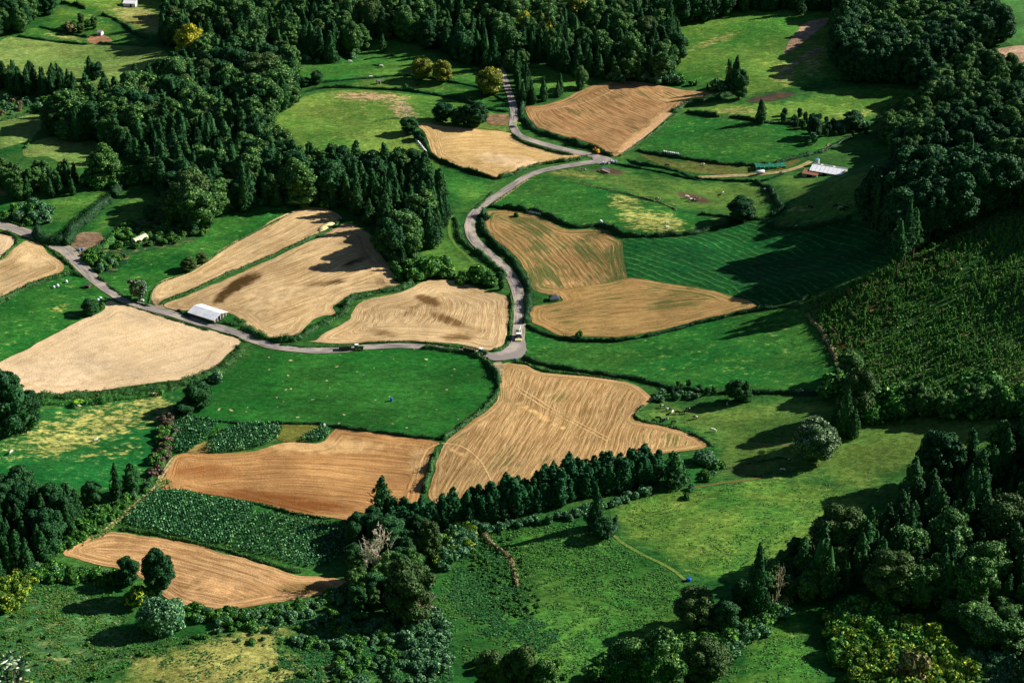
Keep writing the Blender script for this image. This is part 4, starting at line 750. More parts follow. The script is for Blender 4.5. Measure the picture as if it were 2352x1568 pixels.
stand([(830,1200),(900,1210),(1000,1225),(1010,1270),(960,1310),(940,1380),(900,1420),(820,1400),(800,1330),(810,1280)], [('dark',3),('broad',1)], 6.2, (8,13), 'dark tree in the clump around the dead white tree', 'dark clump round the dead tree', seed=26)
stand([(560,1400),(700,1385),(800,1360),(860,1420),(1000,1420),(1040,1480),(1040,1620),(820,1640),(760,1520),(660,1470),(580,1445),(480,1440)], [('teal',5),('green',3),('lily',.5)], 3.3, (.7,3.6), 'low blue green shrub on the foreground bank', 'blue green shrubs on the foreground bank', seed=27, gap=.35)
stand([(960,1400),(1025,1410),(1035,1500),(1010,1560),(940,1540),(930,1450)], [('teal',1)], 3.6, (3.4,5), 'taller pale blue green shrub below the big olive tree', 'taller pale shrubs below the olive tree', seed=28)
stand([(-40,1150),(60,1140),(130,1165),(190,1190),(170,1225),(120,1270),(100,1300),(60,1335),(-60,1380)], [('conifer',3),('dark',3)], 6.4, (11,17), 'dark tree in the left edge wood below the meadow', 'trees on the lower left edge', seed=29)
stand([(120,1180),(200,1170),(250,1160),(330,1130),(340,1100),(350,1120),(250,1205),(200,1240),(150,1262),(110,1280)], [('green',3),('teal',1),('lily',2)], 3.4, (1.6,3.4), 'leafy shrub between the meadow and the tan tilled field', 'shrubs beside the lower left track', seed=30)
stand([(60,1310),(110,1300),(200,1318),(280,1330),(290,1345),(200,1335),(110,1332),(70,1330)], [('green',3),('teal',2)], 3.0, (3,4.6), 'bush in the thick hedge below the tan tilled field', 'thick hedge bushes at the lower left', seed=31)
stand([(0,1340),(60,1320),(100,1335),(60,1360),(30,1400),(-40,1420)], [('lily',1)], 3.6, (3,5), 'yellow flowering shrub on the lower left edge', 'yellow flowering shrubs on the lower left', seed=32)
stand([(430,1400),(480,1402),(560,1402),(640,1398),(720,1385),(790,1350),(800,1370),(720,1402),(620,1420),(520,1428),(440,1430)], [('teal',2),('green',3)], 3.0, (2,3.6), 'shrub in the hedge along the bottom of the tan tilled field', 'hedge shrubs below the tan tilled field', seed=33)
stand([(1690,1448),(1760,1400),(1800,1370),(1820,1390),(1780,1440),(1700,1500),(1660,1530),(1640,1500)], [('teal',3),('green',1),('brownbush',1)], 3.6, (3,5), 'pale shrub beside the lower right thicket', 'pale shrubs at the lower right thicket', seed=34)
stand([(865,535),(885,560),(905,590),(925,630),(920,650),(895,600),(868,570)], [('teal',2),('green',1)], 4, (3,5), 'light green bush on the right end of the stained stubble', 'bushes at the end of the stained stubble', seed=35)
stand([(925,655),(960,648),(1010,640),(1090,650),(1160,668),(1165,650),(1110,640),(1050,625),(1000,610),(940,620)], [('dark',2),('green',2),('teal',1)], 6, (4,9), 'bushy tree between the swirled stubble and the green strip', 'bushy trees above the swirled stubble', seed=36)
stand([(200,580),(260,590),(300,575),(260,620),(235,632),(200,600)], [('green',3),('teal',2)], 3.6, (2,4), 'garden shrub beside the road', 'garden shrubs beside the road', seed=37)
stand([(250,545),(300,505),(340,520),(410,500),(470,512),(480,540),(400,560),(350,565),(280,580)], [('green',3),('teal',1),('dark',1)], 5.4, (1.8,3.6), 'shrub in the vegetable garden', 'shrubs in the vegetable garden', seed=38)
stand([(500,490),(560,478),(700,470),(770,480),(770,472),(680,462),(540,470)], [('teal',2),('green',1)], 4, (2.5,4.5), 'light shrub along the foot of the middle wood', 'shrubs along the foot of the middle wood', seed=39)
stand([(600,142),(680,142),(760,146),(830,130),(850,120),(820,128),(740,140),(640,136)], [('teal',2),('green',1)], 6, (2,4), 'light bush on the edge of the top wood', 'bushes on the edge of the top wood', seed=40)
stand([(1380,200),(1440,190),(1540,196),(1640,208),(1700,222),(1700,200),(1560,188),(1400,180)], [('dark',1),('green',2),('teal',1),('conifer',1)], 6.5, (3,7), 'bush along the top edge of the brown ploughed field', 'bushes above the brown ploughed field', seed=41)
stand([(1800,262),(1850,268),(1960,290),(2000,300),(1990,312),(1900,322),(1850,300),(1780,282)], [('dark',2),('teal',1),('green',1)], 5.5, (3,6), 'bush in the hedge between the two right hand pastures', 'hedge bushes between the right hand pastures', seed=42)
stand([(0,225),(60,230),(140,232),(130,250),(60,262),(0,268)], [('green',2),('teal',1),('brownbush',1)], 5.2, (2,4), 'garden bush on the left edge below the conifer row', 'garden bushes on the upper left edge', seed=43)
stand([(392,958),(402,990),(392,1030),(378,1070),(350,1105),(345,1080),(358,1040),(362,1000),(375,960)], [('pink',3),('green',2),('teal',1)], 3.0, (2.4,4.2), 'pink flowering bush on the border between the meadow and the orange field', 'flowering bushes beside the meadow', seed=44)
stand([(1495,925),(1510,905),(1560,885),(1640,898),(1660,915),(1560,918),(1520,930)], [('green',2),('teal',1),('dark',1)], 4.2, (2,4), 'bush at the left end of the cow pasture hedge', 'bushes at the corner of the cow pasture', seed=45)
stand([(1600,1115),(1560,1125),(1580,1150),(1640,1090),(1660,1075),(1640,1060),(1620,1085)], [('green',2),('teal',1)], 3.6, (1.8,3.4), 'bush at the top of the lime green slope', 'bushes above the lime green slope', seed=46)
stand([(1850,700),(1960,650),(2060,600),(2200,560),(2420,480),(2450,900),(2300,920),(2100,925),(1990,890),(1930,840),(1890,760)], [('sapling',1)], 2.5, (1.6,4.0), 'young sapling on the replanted hillside', 'saplings on the replanted hillside', seed=47, gap=.6)
stand([(1860,712),(1960,655),(2060,605),(2200,540),(2340,500),(2200,620),(2060,720),(2000,850),(1940,830),(1890,760)], [('green',3),('brownbush',2),('lily',1),('teal',1)], 6.0, (1.0,2.4), 'scrubby bush on the replanted hillside', 'scrub on the replanted hillside', seed=48)
stand([(1080,1235),(1180,1215),(1210,1300),(1250,1400),(1210,1420),(1140,1400),(1090,1330)], [('green',4),('brownbush',.4)], 2.4, (.4,1.4), 'low leafy bush on the green bank', 'low bushes on the green bank', seed=49)

# ---- turn placements into objects: the largest of each kind stand alone, the rest are one stuff object
LIM = {'conifer_tree': 290, 'broadleaf_tree': 290, 'shrub': 290, 'sapling': 290, 'tall_tree': 200, 'bare_tree': 50}
bykind = {}
for p in PLACE: bykind.setdefault(KIND[p['kind']][0], []).append(p)
XS = np.array([p['x'] for p in PLACE]); YS = np.array([p['y'] for p in PLACE]); ZS = hz(XS, YS)
for p, z in zip(PLACE, ZS): p['z'] = float(z)
ROOT = {}
def make_root(kind, var, name):
    me, t, H, Rr = PROTO[kind][var]
    if t is None:
        o = bpy.data.objects.new(name, me); C.objects.link(o); return o
    r = empty(name, (0, 0, 0))
    c = bpy.data.objects.new('crown', me); C.objects.link(c); c.parent = r
    k = bpy.data.objects.new('trunk', t); C.objects.link(k); k.parent = r
    return r
FIRST = {}
rest = {}
for nm, lst in bykind.items():
    u, v, _ = proj(np.array([p['x'] for p in lst]), np.array([p['y'] for p in lst]), np.array([p['z'] for p in lst]))
    for p, a, b in zip(lst, u, v):
        p['vis'] = -60 < a < 2412 and -20 < b < 1700
    lst.sort(key=lambda p: (not p['must'], not p['vis'], -p['app']))
    for i, p in enumerate(lst):
        if i >= LIM[nm] : rest.setdefault(nm, []).append(p); continue
        key = (p['kind'], p['var'])
        if key not in FIRST: o = FIRST[key] = make_root(*key, nm)
        else: o = copy_tree(FIRST[key])
        o.location = (p['x'], p['y'], p['z'] - .1); o.rotation_euler = (0, 0, RNG.uniform(0, 6.28)); o.scale = (p['sxy'], p['sxy'], p['sz'])
        tag(o, p['label'], KIND[p['kind']][1])
        if p['group']: o['group'] = p['group']
        elif 'group' in o.keys(): del o['group']
def scatter_stuff(name, items, label):
    """one object: points carrying crown instances through geometry nodes"""
    keys = sorted({(p['kind'], p['var']) for p in items})
    me = bpy.data.meshes.new(name); me.from_pydata([(p['x'], p['y'], p['z'] - .1) for p in items], [], [])
    a = me.attributes.new('vi', 'INT', 'POINT'); a.data.foreach_set('value', [keys.index((p['kind'], p['var'])) for p in items])
    a = me.attributes.new('sc', 'FLOAT_VECTOR', 'POINT'); a.data.foreach_set('vector', [c for p in items for c in (p['sxy'], p['sxy'], p['sz'])])
    a = me.attributes.new('ro', 'FLOAT_VECTOR', 'POINT'); a.data.foreach_set('vector', [c for p in items for c in (0, 0, RNG.uniform(0, 6.28))])
    o = bpy.data.objects.new(name, me); C.objects.link(o)
    ng = bpy.data.node_groups.new(name, 'GeometryNodeTree')
    ng.interface.new_socket('Geometry', in_out='INPUT', socket_type='NodeSocketGeometry'); ng.interface.new_socket('Geometry', in_out='OUTPUT', socket_type='NodeSocketGeometry')
    gi = ng.nodes.new('NodeGroupInput'); go = ng.nodes.new('NodeGroupOutput'); jn = ng.nodes.new('GeometryNodeJoinGeometry')
    iop = ng.nodes.new('GeometryNodeInstanceOnPoints'); iop.inputs['Pick Instance'].default_value = True
    for k in reversed(keys):
        if k not in FIRST: FIRST[k] = None
        src = FIRST[k]; src = src if src and src.type == 'MESH' else (next(c for c in src.children if c.name.startswith('crown')) if src else bpy.data.objects.new('crown', PROTO[k[0]][k[1]][0]))
        oi = ng.nodes.new('GeometryNodeObjectInfo'); oi.inputs['Object'].default_value = src; oi.inputs['As Instance'].default_value = True; oi.transform_space = 'ORIGINAL'
        ng.links.new(oi.outputs['Geometry'], jn.inputs[0])
    def na(n, t):
        q = ng.nodes.new('GeometryNodeInputNamedAttribute'); q.data_type = t; q.inputs['Name'].default_value = n; return q.outputs[0]
    ng.links.new(gi.outputs[0], iop.inputs['Points']); ng.links.new(jn.outputs[0], iop.inputs['Instance'])
    ng.links.new(na('vi', 'INT'), iop.inputs['Instance Index']); ng.links.new(na('sc', 'FLOAT_VECTOR'), iop.inputs['Scale']); ng.links.new(na('ro', 'FLOAT_VECTOR'), iop.inputs['Rotation'])
    ng.links.new(iop.outputs[0], go.inputs[0])
    md = o.modifiers.new('scatter', 'NODES'); md.node_group = ng
    tag(o, label, None, None, 'stuff'); return o
for nm, (sn, lb) in {'conifer_tree': ('far_conifers', 'far dark conifers massed in the woods along the top'), 'broadleaf_tree': ('far_woodland', 'far leafy woodland massed along the top and right'), 'shrub': ('undergrowth', 'dense low undergrowth of small leafy shrubs'), 'sapling': ('plantation', 'dense young plantation on the dark hillside'), 'tall_tree': ('far_tall_trees', 'far tall trees in the upper right wood')}.items():
    if rest.get(nm): scatter_stuff(sn, rest[nm], lb)
print('PLACED', {k: len(v) for k, v in bykind.items()})

# ================================================================== HEDGES AND CROPS
def hedge(pts, wd, h, mat, label, cat='hedge', dens=26, leaf=.36, rough=.35, name='hedge', seed=0, bank=False):
    rng = np.random.default_rng(abs(seed + len(pts) * 7 + int(pts[0][0])))
    P = ground_path(pts, 0.8); m = len(P); T = np.gradient(P, axis=0); T /= np.linalg.norm(T, axis=1)[:, None] + 1e-9; N = np.stack([-T[:, 1], T[:, 0]], 1)
    def sm(a, k): return np.convolve(np.pad(a, k, mode='edge'), np.ones(2 * k + 1) / (2 * k + 1), 'valid')
    hs = h * (1 + rough * sm(rng.normal(0, 1.7, m), 2)) * (1 + rough * .8 * sm(rng.normal(0, 3, m), 8)); hs = np.clip(hs, h * .35, h * 2.1)
    ws = wd * np.clip(1 + rough * sm(rng.normal(0, 2, m), 3), .5, 1.7); off = sm(rng.normal(0, 1.2, m), 4) * wd * .25
    fade = np.clip(np.minimum(np.arange(m), np.arange(m)[::-1]) / 3., .3, 1); hs *= fade; ws *= fade
    Cn = P + N * off[:, None]; z = hz(Cn[:, 0], Cn[:, 1])
    n = int(m * .8 * dens * (wd + 2 * h) / 6); k = rng.integers(0, m - 1, n); t = rng.uniform(0, 1, n)
    def lp(a): return a[k] * (1 - t if a.ndim == 1 else (1 - t)[:, None]) + a[k + 1] * (t if a.ndim == 1 else t[:, None])
    c, nn, zz, hh, ww = lp(Cn), lp(N), lp(z), lp(hs), lp(ws); ph = rng.uniform(-.15, np.pi + .15, n); rr = rng.uniform(.86, 1.12, n)
    xy = c + nn * (np.cos(ph) * ww / 2 * rr)[:, None]
    Pt = np.column_stack([xy, zz + np.maximum(np.sin(ph), 0.03) * hh * rr])
    Nr = np.column_stack([nn * np.cos(ph)[:, None], np.sin(ph)]); parts = [quads(Pt, Nr, leaf, rng)]
    ks = 7; V = []
    for j in range(ks):
        a = np.pi * j / (ks - 1); V.append(np.column_stack([Cn + N * (np.cos(a) * ws / 2 * .8)[:, None], z - .1 + np.sin(a) * hs * .82]))
    V = np.array(V).transpose(1, 0, 2).reshape(-1, 3)
    F = np.array([(i * ks + j, i * ks + j + 1, (i + 1) * ks + j + 1, (i + 1) * ks + j) for i in range(m - 1) for j in range(ks - 1)])
    parts.append((V, F, np.full(len(V), .35)))
    V, F, A = join(parts); base = np.array([Cn[m // 2][0], Cn[m // 2][1], z[m // 2]])
    o = link_mesh(name, V - base, F, mat, None, False, {'lv': A}); o.location = base
    return tag(o, label, cat)
HL, HD = LM['hedge'], LM['hedge_d']
H = hedge
H([(362,701),(405,682),(450,664),(525,630),(588,605),(663,571),(735,540),(786,506)], 2.0, 1.2, HL, 'long low hedge dividing the narrow stubble strip from the stained stubble')
H([(560,750),(588,770),(638,783),(683,779),(715,760),(745,742),(775,728),(795,715),(797,698),(815,683),(863,675),(925,661),(955,650)], 4.4, 1.9, HL, 'broad snaking hedge between the stained and the swirled stubble fields')
H([(640,792),(705,797),(788,796),(830,790),(913,786),(975,788),(1038,797),(1095,803),(1120,808)], 1.5, 0.8, HL, 'low verge hedge between the swirled stubble and the road')
H([(1130,808),(1155,798),(1168,785),(1172,750),(1174,700),(1173,672)], 1.8, 1.0, HL, 'low green verge on the right edge of the swirled stubble')
H([(1112,490),(1106,512),(1112,532),(1130,556),(1160,585),(1185,610),(1200,637),(1212,662),(1214,690),(1211,720),(1209,745)], 3.2, 2.6, HD, 'tall dark hedge on the right side of the winding road')
H([(1210,745),(1228,758),(1260,771),(1300,780),(1351,783),(1430,782),(1500,769),(1600,744),(1700,720),(1764,709),(1820,700),(1860,680)], 1.8, 1.5, HD, 'dark hedge along the lower edge of the weedy stubble field')
H([(1103,818),(1122,838),(1140,865),(1145,890),(1137,915),(1118,935),(1080,965),(1045,990),(1015,1010)], 2.6, 1.8, HL, 'hedge curving down the right side of the deep green field')
H([(1012,1010),(1000,1006),(938,1003),(838,989),(738,975),(645,973),(588,974),(500,967),(430,958),(415,950)], 1.4, 1.3, HD, 'low dark hedge along the bottom of the deep green field')
H([(970,797),(1020,803),(1070,812),(1105,822)], 3.0, 1.8, HL, 'bushy verge at the top right corner of the deep green field')
H([(1006,1036),(997,1060),(985,1095),(973,1132)], 2.2, 1.8, HL, 'short upright hedge between the orange and golden fields')
H([(1202,816),(1215,828),(1250,838),(1300,848),(1380,860),(1440,867),(1500,881),(1545,893),(1600,899),(1700,902),(1800,903),(1870,906),(1905,900)], 2.2, 1.7, HD, 'long dark hedge along the foot of the bright field right of the junction')
H([(1176,832),(1210,836),(1250,852),(1330,860),(1430,874)], 1.6, .9, HL, 'low green verge along the top of the golden stubble')
H([(1122,476),(1176,480),(1230,489),(1270,503),(1320,522),(1376,519),(1405,528),(1440,543),(1500,543),(1590,539),(1656,520),(1700,503),(1730,500)], 2.4, 2.2, HD, 'dark hedge below the field with the straw yellow patch')
H([(1176,308),(1200,327),(1260,347),(1318,357)], 1.8, 1.3, HL, 'hedge between the pale stubble field and the upper road')
H([(1203,236),(1198,262),(1212,287),(1240,305),(1300,324),(1350,338),(1385,350),(1405,360)], 3.4, 2.5, HD, 'thick hedge between the upper road and the brown ploughed field')
H([(1140,410),(1165,405),(1200,392),(1240,379),(1300,371),(1335,364),(1352,356)], 2.2, 1.8, HL, 'bushy hedge between the hairpin bend and the pale stubble')
H([(968,305),(978,330),(988,355),(1005,368),(1060,388),(1120,407),(1145,412)], 2.2, 1.8, HD, 'dark hedge round the lower left of the pale stubble field')
H([(700,212),(740,204),(800,202),(900,207),(980,215),(1060,231),(1120,250),(1168,258)], 1.6, 1.4, HD, 'dark hedge along the top of the rounded pasture')
H([(700,193),(760,188),(830,182),(900,176),(935,175),(1000,182),(1040,190),(1100,202),(1165,236)], 1.3, 1.1, HD, 'thin hedge across the pastures behind the crescent pasture')
H([(835,139),(870,133),(900,130),(908,131)], 1.4, 1.4, HD, 'short dark bank in the pasture below the top wood')
H([(855,150),(880,153),(872,150)], 1.0, .8, HD, 'tiny dark bank beside a white cow in the upper pasture')
H([(1462,346),(1520,357),(1600,369),(1680,378),(1764,381),(1814,368),(1889,349),(1925,330),(1960,315)], 2.0, 1.8, HD, 'dark curving hedge below the rich green field with wrapped bales')
H([(1545,260),(1570,245),(1600,236),(1650,226),(1680,218)], 3.6, 2.6, HL, 'thick hedge at the right corner of the brown ploughed field')
H([(1420,360),(1456,338),(1520,290),(1555,262)], 1.4, .9, HL, 'low verge down the right side of the brown ploughed field')
H([(1575,258),(1610,264),(1652,269)], 2.6, 2.0, HD, 'dark clumpy hedge at the top left of the rich green field'); H([(1676,268),(1710,274),(1750,281),(1800,285),(1850,290)], 2.0, 1.7, HD, 'dark hedge running right from the lone conifer')
H([(1326,420),(1388,434),(1451,449),(1513,465),(1555,484)], 1.0, .6, LM['brown'], 'low rusty bank between the olive pasture and the rich green field')
H([(1605,492),(1650,497),(1700,503),(1760,503)], 1.6, 1.3, HD, 'dark hedge under the lone round tree')
H([(1732,418),(1762,430),(1778,448),(1786,466),(1798,480),(1782,492),(1768,498)], 3.0, 2.2, HD, 'dark winding bank between the two cow pastures')
H([(1762,512),(1790,527),(1850,526),(1899,517),(1955,500)], 2.4, 1.9, HD, 'dark hedge above the shaded mown field')
H([(1440,366),(1470,378),(1520,385),(1560,395),(1590,408),(1640,414),(1700,417),(1760,414),(1800,400)], 1.4, 1.2, HD, 'dark hedge between the olive pasture and the farm track')
H([(1400,374),(1440,382),(1500,393),(1560,405),(1610,416)], 1.3, 1.0, HD, 'thin hedge beginning at the junk heap by the road bend')
H([(85,908),(150,912),(200,906),(300,898),(400,884),(440,876),(480,862),(510,842),(535,820),(560,795)], 6.5, 1.8, HL, 'wide weedy bank below the big pale harvested field')
H([(90,925),(200,925),(300,912),(380,900)], 4.0, 1.6, LM['green'], 'leafy green thicket in front of the weedy bank')
H([(-40,712),(5,694),(40,674),(87,650),(125,638),(165,630),(192,637)], 3.0, 2.0, HL, 'green hedge below the tan stubble field at the left')
H([(-5,600),(12,588),(34,565),(38,550),(25,540),(0,533)], 1.8, 1.5, HL, 'hedge around the small tan field on the left edge')
H([(60,546),(95,556),(115,572),(140,592),(165,612),(172,625),(150,632)], 2.4, 1.0, HL, 'weedy verge between the road and the tan stubble at the left')
H([(225,636),(258,662),(290,684),(318,698),(345,704)], 1.6, 1.0, HL, 'roadside hedge left of the pale roadside tree')
H([(240,684),(270,694),(320,710),(375,728),(430,745),(480,760)], 1.3, .7, HL, 'low verge between the road and the pale harvested field'); H([(500,762),(540,772),(565,786)], 1.6, .8, HL, 'weedy verge at the right tip of the pale harvested field')
H([(432,716),(455,730),(490,740),(520,742),(545,745),(560,740),(545,728)], 2.6, 1.2, HL, 'weedy growth around the white roofed barn')
H([(408,712),(425,724),(440,732)], 2.0, 1.4, HD, 'dark bush line beside the barn')
H([(150,566),(172,530),(200,502),(232,476),(255,462)], 5.5, 4.6, HD, 'tall clipped dark hedge running up from the road at the left', dens=30, rough=.12)
H([(85,535),(100,552),(125,560),(150,562)], 6.0, 4.2, HD, 'bulky dark hedge end beside the road at the left', dens=30, rough=.2)
H([(262,455),(275,440),(290,430)], 5.5, 5.0, HD, 'rounded dark hedge block above the clipped hedge', dens=30, rough=.2)
H([(295,432),(330,420),(360,408)], 2.2, 1.2, HL, 'thin green hedge leading up to the wood at the left')
H([(195,580),(230,572),(250,560),(268,540),(290,522),(305,515)], 4.0, 1.8, LM['green'], 'bright green leafy border of the vegetable garden')
H([(280,566),(320,562),(360,560),(400,562)], 2.4, 1.5, HD, 'dark row of bushes below the pale tunnel greenhouse'); H([(338,540),(360,556),(375,566)], 1.4, 1.2, HD, 'straight dark clipped hedge in the garden')
H([(340,700),(352,665),(372,648),(425,630),(475,602),(525,566),(588,533),(640,506),(672,488)], 1.2, .6, HL, 'low grassy bank above the narrow stubble strip')
H([(1045,500),(1050,520),(1055,545),(1072,565),(1100,585),(1125,602),(1150,622),(1160,640)], 3.2, 1.6, HL, 'weedy thicket on the left side of the winding road'); H([(1135,440),(1112,462),(1090,482)], 1.8, 1.0, HL, 'verge on the left side of the road below the hairpin')
H([(1215,412),(1190,428),(1160,450),(1130,470)], 1.3, .7, LM['brown'], 'dry verge on the right side of the road below the hairpin')
H([(40,84),(100,93),(150,99),(202,103)], 1.6, 1.4, HD, 'dark straight hedge along the top of the yellow green pasture'); H([(90,62),(130,72),(170,80),(205,87)], 1.8, 1.4, HD, 'short dark hedge above the little paddock')
H([(225,100),(262,103),(310,105),(340,108)], 1.4, 1.2, HL, 'hedge right of the bare dug plot')
H([(138,8),(180,14),(198,22)], 2.2, 2.0, HD, 'dark hedge at the top left'); H([(232,36),(262,44),(290,62),(312,80),(335,92)], 2.0, 1.8, HD, 'dark diagonal hedge behind the orange roofed hut')
H([(0,278),(45,268),(95,255)], 2.2, 1.5, HL, 'hedge on the left edge under the garden bushes'); H([(55,342),(75,325),(100,318)], 2.0, 1.2, HL, 'small hedge between two pale pastures at the left')
H([(-40,500),(20,510),(60,522)], 2.2, 1.6, HL, 'roadside hedge on the left edge'); H([(275,1214),(330,1222),(375,1232),(475,1252),(560,1276),(640,1300),(690,1316)], 2.6, 1.2, LM['hedge'], 'weedy bank between the big maize patch and the tan tilled field')
H([(500,1146),(560,1152),(600,1158),(663,1178),(720,1187),(760,1192)], 1.8, 1.0, HL, 'green bank below the orange brown field'); H([(355,1090),(340,1122),(320,1140)], 2.0, 1.2, HL, 'weedy verge at the corner of the orange brown field')
H([(1480,930),(1460,955),(1475,966),(1520,976),(1570,990),(1610,1006),(1640,1026)], 1.8, .9, HL, 'green bank between the golden stubble and the cow herd')
H([(1108,1225),(1130,1250),(1165,1275),(1180,1310),(1190,1350)], 2.4, 1.3, LM['brown'], 'rusty brown bracken bank on the green slope')
H([(1395,1238),(1410,1215),(1418,1188)], 2.4, 2.0, HD, 'dark hedge stub at the top of the dry path'); H([(1340,1185),(1370,1200),(1392,1225)], 3.0, 2.4, HD, 'dark leafy bank under the narrow conifer')
H([(1640,1085),(1700,1068),(1760,1058),(1800,1050)], 1.6, 1.0, HL, 'short hedge between the cow pasture and the lime slope'); H([(1700,1300),(1760,1260),(1800,1240)], .8, .3, HL, 'faint weedy line on the lime slope')
H([(1850,714),(1900,690),(1960,655),(2000,632),(2040,605)], 2.2, 1.0, LM['green'], 'bright green grassy bank at the foot of the replanted hillside'); H([(1855,722),(1878,750),(1895,775),(1912,800),(1925,840)], 2.6, 1.4, LM['brown'], 'dry brown bank at the left edge of the replanted hillside')
H([(1905,330),(1890,345),(1870,356)], 1.4, .9, LM['brown'], 'brown bank right of the green netting'); H([(2150,238),(2100,240),(2060,255),(2010,285)], 2.6, 1.6, HL, 'hedge at the edge of the right wood')
H([(1360,1590),(1420,1540),(1450,1500)], 2.4, 1.2, LM['teal'], 'pale weeds left of the very large rounded trees')
H([(200,1520),(300,1500),(420,1470),(560,1435)], 2.2, .8, LM['hedge'], 'weedy break between the meadow and the dry slope at the bottom left')

def crop(poly, label, spacing=.95, h=1.9, mat=None, seed=1, ang=.3, gap=.06, name='maize', leaf=.5):
    rng = np.random.default_rng(seed); P = np.array(poly, float); gx, gy = g(P[:, 0], P[:, 1]); GP = smooth_path(np.stack([gx, gy], 1), 6, True)
    c = GP.mean(0); Rm = np.hypot(*(GP - c).T).max(); s = np.arange(-Rm, Rm, spacing); t = np.arange(-Rm, Rm, spacing * .7)
    S, T = np.meshgrid(s, t); S = S + rng.normal(0, .1, S.shape); T = T + rng.normal(0, .2, T.shape)
    X = (c[0] + S * math.cos(ang) - T * math.sin(ang)).ravel(); Y = (c[1] + S * math.sin(ang) + T * math.cos(ang)).ravel()
    k = inside(GP, X, Y) & (rng.uniform(0, 1, X.shape) > gap); X, Y = X[k], Y[k]; Z = hz(X, Y); n = len(X); hh = h * rng.uniform(.75, 1.15, n) * (1 + .12 * np.sin(X / 5) * np.cos(Y / 7))
    parts = []
    for j in range(5):
        a = rng.uniform(0, 6.28, n); r = leaf * rng.uniform(.5, 1, n); zz = hh * (.45 + .13 * j)
        Pt = np.column_stack([X + np.cos(a) * r * .55, Y + np.sin(a) * r * .55, Z + zz]); Nn = np.column_stack([np.cos(a) * .7, np.sin(a) * .7, np.ones(n)])
        parts.append(quads(Pt, Nn, leaf, rng, aspect=1.7, spread=.7))
    V, F, A = join(parts); base = np.array([c[0], c[1], float(hz(c[0:1], c[1:2])[0])])
    o = link_mesh(name, V - base, F, mat or LM['maize'], None, False, {'lv': A}); o.location = base
    return tag(o, label, 'crop', None, 'stuff')
crop([(392,975),(408,962),(500,967),(495,985),(470,1010),(440,1035),(405,1038),(398,1010)], 'maize patch at the left end below the deep green field', seed=1)
crop([(525,985),(560,976),(642,978),(640,1005),(588,1030),(525,1038),(470,1038),(490,1010)], 'middle maize patch below the deep green field', seed=2)
crop([(735,982),(762,990),(745,1010),(722,1014),(690,1012),(712,995)], 'small maize patch beside the olive plot', seed=3)
crop([(285,1200),(325,1155),(362,1126),(425,1130),(500,1146),(580,1160),(585,1180),(545,1230),(500,1252),(440,1240),(375,1226),(310,1212)], 'large maize patch below the orange brown field', seed=4, h=2.0)
crop([(590,1180),(660,1185),(740,1198),(790,1215),(800,1260),(740,1300),(690,1300),(600,1272),(520,1255),(560,1220)], 'thinner patch of maize right of the large one', seed=5, h=1.5, gap=.35)
crop([(470,1010),(500,985),(522,985),(490,1008)], 'low green crop between the maize patches', seed=6, h=.6, mat=LM['green'])

def tufts(poly, label, per_m2, mat, size=.5, seed=1, lump=.5, name='grass_tufts'):
    rng = np.random.default_rng(seed); P = np.array(poly, float); gx, gy = g(P[:, 0], P[:, 1]); GP = np.stack([gx, gy], 1); x0, y0 = GP.min(0); x1, y1 = GP.max(0)
    n = int((x1 - x0) * (y1 - y0) * per_m2); X = rng.uniform(x0, x1, n); Y = rng.uniform(y0, y1, n)
    k = inside(GP, X, Y) & (np.sin(X / 3.1 + np.sin(Y / 4.7) * 2) * np.cos(Y / 3.7 + np.sin(X / 6.1) * 2) + np.sin(X / 11) * np.cos(Y / 9) * .6 + rng.normal(0, .5, n) > lump); X, Y = X[k], Y[k]
    X = np.repeat(X, 3) + rng.normal(0, size * .5, 3 * len(X)); Y = np.repeat(Y, 3) + rng.normal(0, size * .5, 3 * len(Y)); Z = hz(X, Y) + rng.uniform(.1, .1 + size * .6, len(X))
    V, F, A = quads(np.column_stack([X, Y, Z]), np.tile([0, 0, 1.], (len(X), 1)), size, rng, aspect=1.6, spread=.55)
    o = link_mesh(name, V, F, mat, None, False, {'lv': A}); return tag(o, label, None, None, 'stuff')
TU_G = leaf_mat('tuft_green', (48, 108, 42), (82, 126, 54), .5); TU_D = leaf_mat('tuft_dark', (30, 88, 42), (56, 108, 52), .5); TU_Y = leaf_mat('tuft_dry', (92, 116, 54), (132, 138, 70), .45)
tufts([(1080,1225),(1200,1208),(1350,1195),(1400,1235),(1540,1310),(1600,1400),(1600,1470),(1450,1490),(1300,1568),(1150,1568),(1040,1500),(1000,1400),(1020,1330)], 'rough grass tufts and low weeds on the green bank', 2.2, TU_G, .5, 1, .1)
tufts([(1060,1240),(1130,1230),(1180,1300),(1230,1420),(1290,1460),(1240,1500),(1120,1460),(1030,1380)], 'dark leafy weeds on the left part of the green bank', 3.0, TU_D, .6, 2, -.1)
tufts([(0,1360),(60,1340),(200,1335),(265,1370),(320,1445),(430,1470),(310,1520),(210,1580),(0,1600)], 'weeds across the rough meadow in the bottom left corner', 2.6, TU_G, .55, 3, 0.05)
tufts([(0,1380),(100,1350),(250,1380),(300,1450),(200,1560),(0,1568)], 'dry stems across the bottom left meadow', 1.6, TU_Y, .5, 4, .3)
tufts([(290,1520),(450,1465),(640,1435),(820,1500),(800,1600),(700,1640),(200,1640)], 'dry grass and dark weeds on the bottom slope', 1.8, TU_D, .45, 5, .35)
tufts([(1410,1155),(1650,1110),(1900,1108),(2000,1160),(1850,1280),(1700,1345),(1540,1305)], 'thin dark tufts over the lime green slope', .9, TU_G, .42, 6, .5)
tufts([(1850,712),(2040,602),(2200,510),(2352,450),(2450,430),(2450,960),(2100,945),(1990,905),(1925,850)], 'bracken and brush over the replanted hillside', 2.4, TU_G, .7, 7, .1)
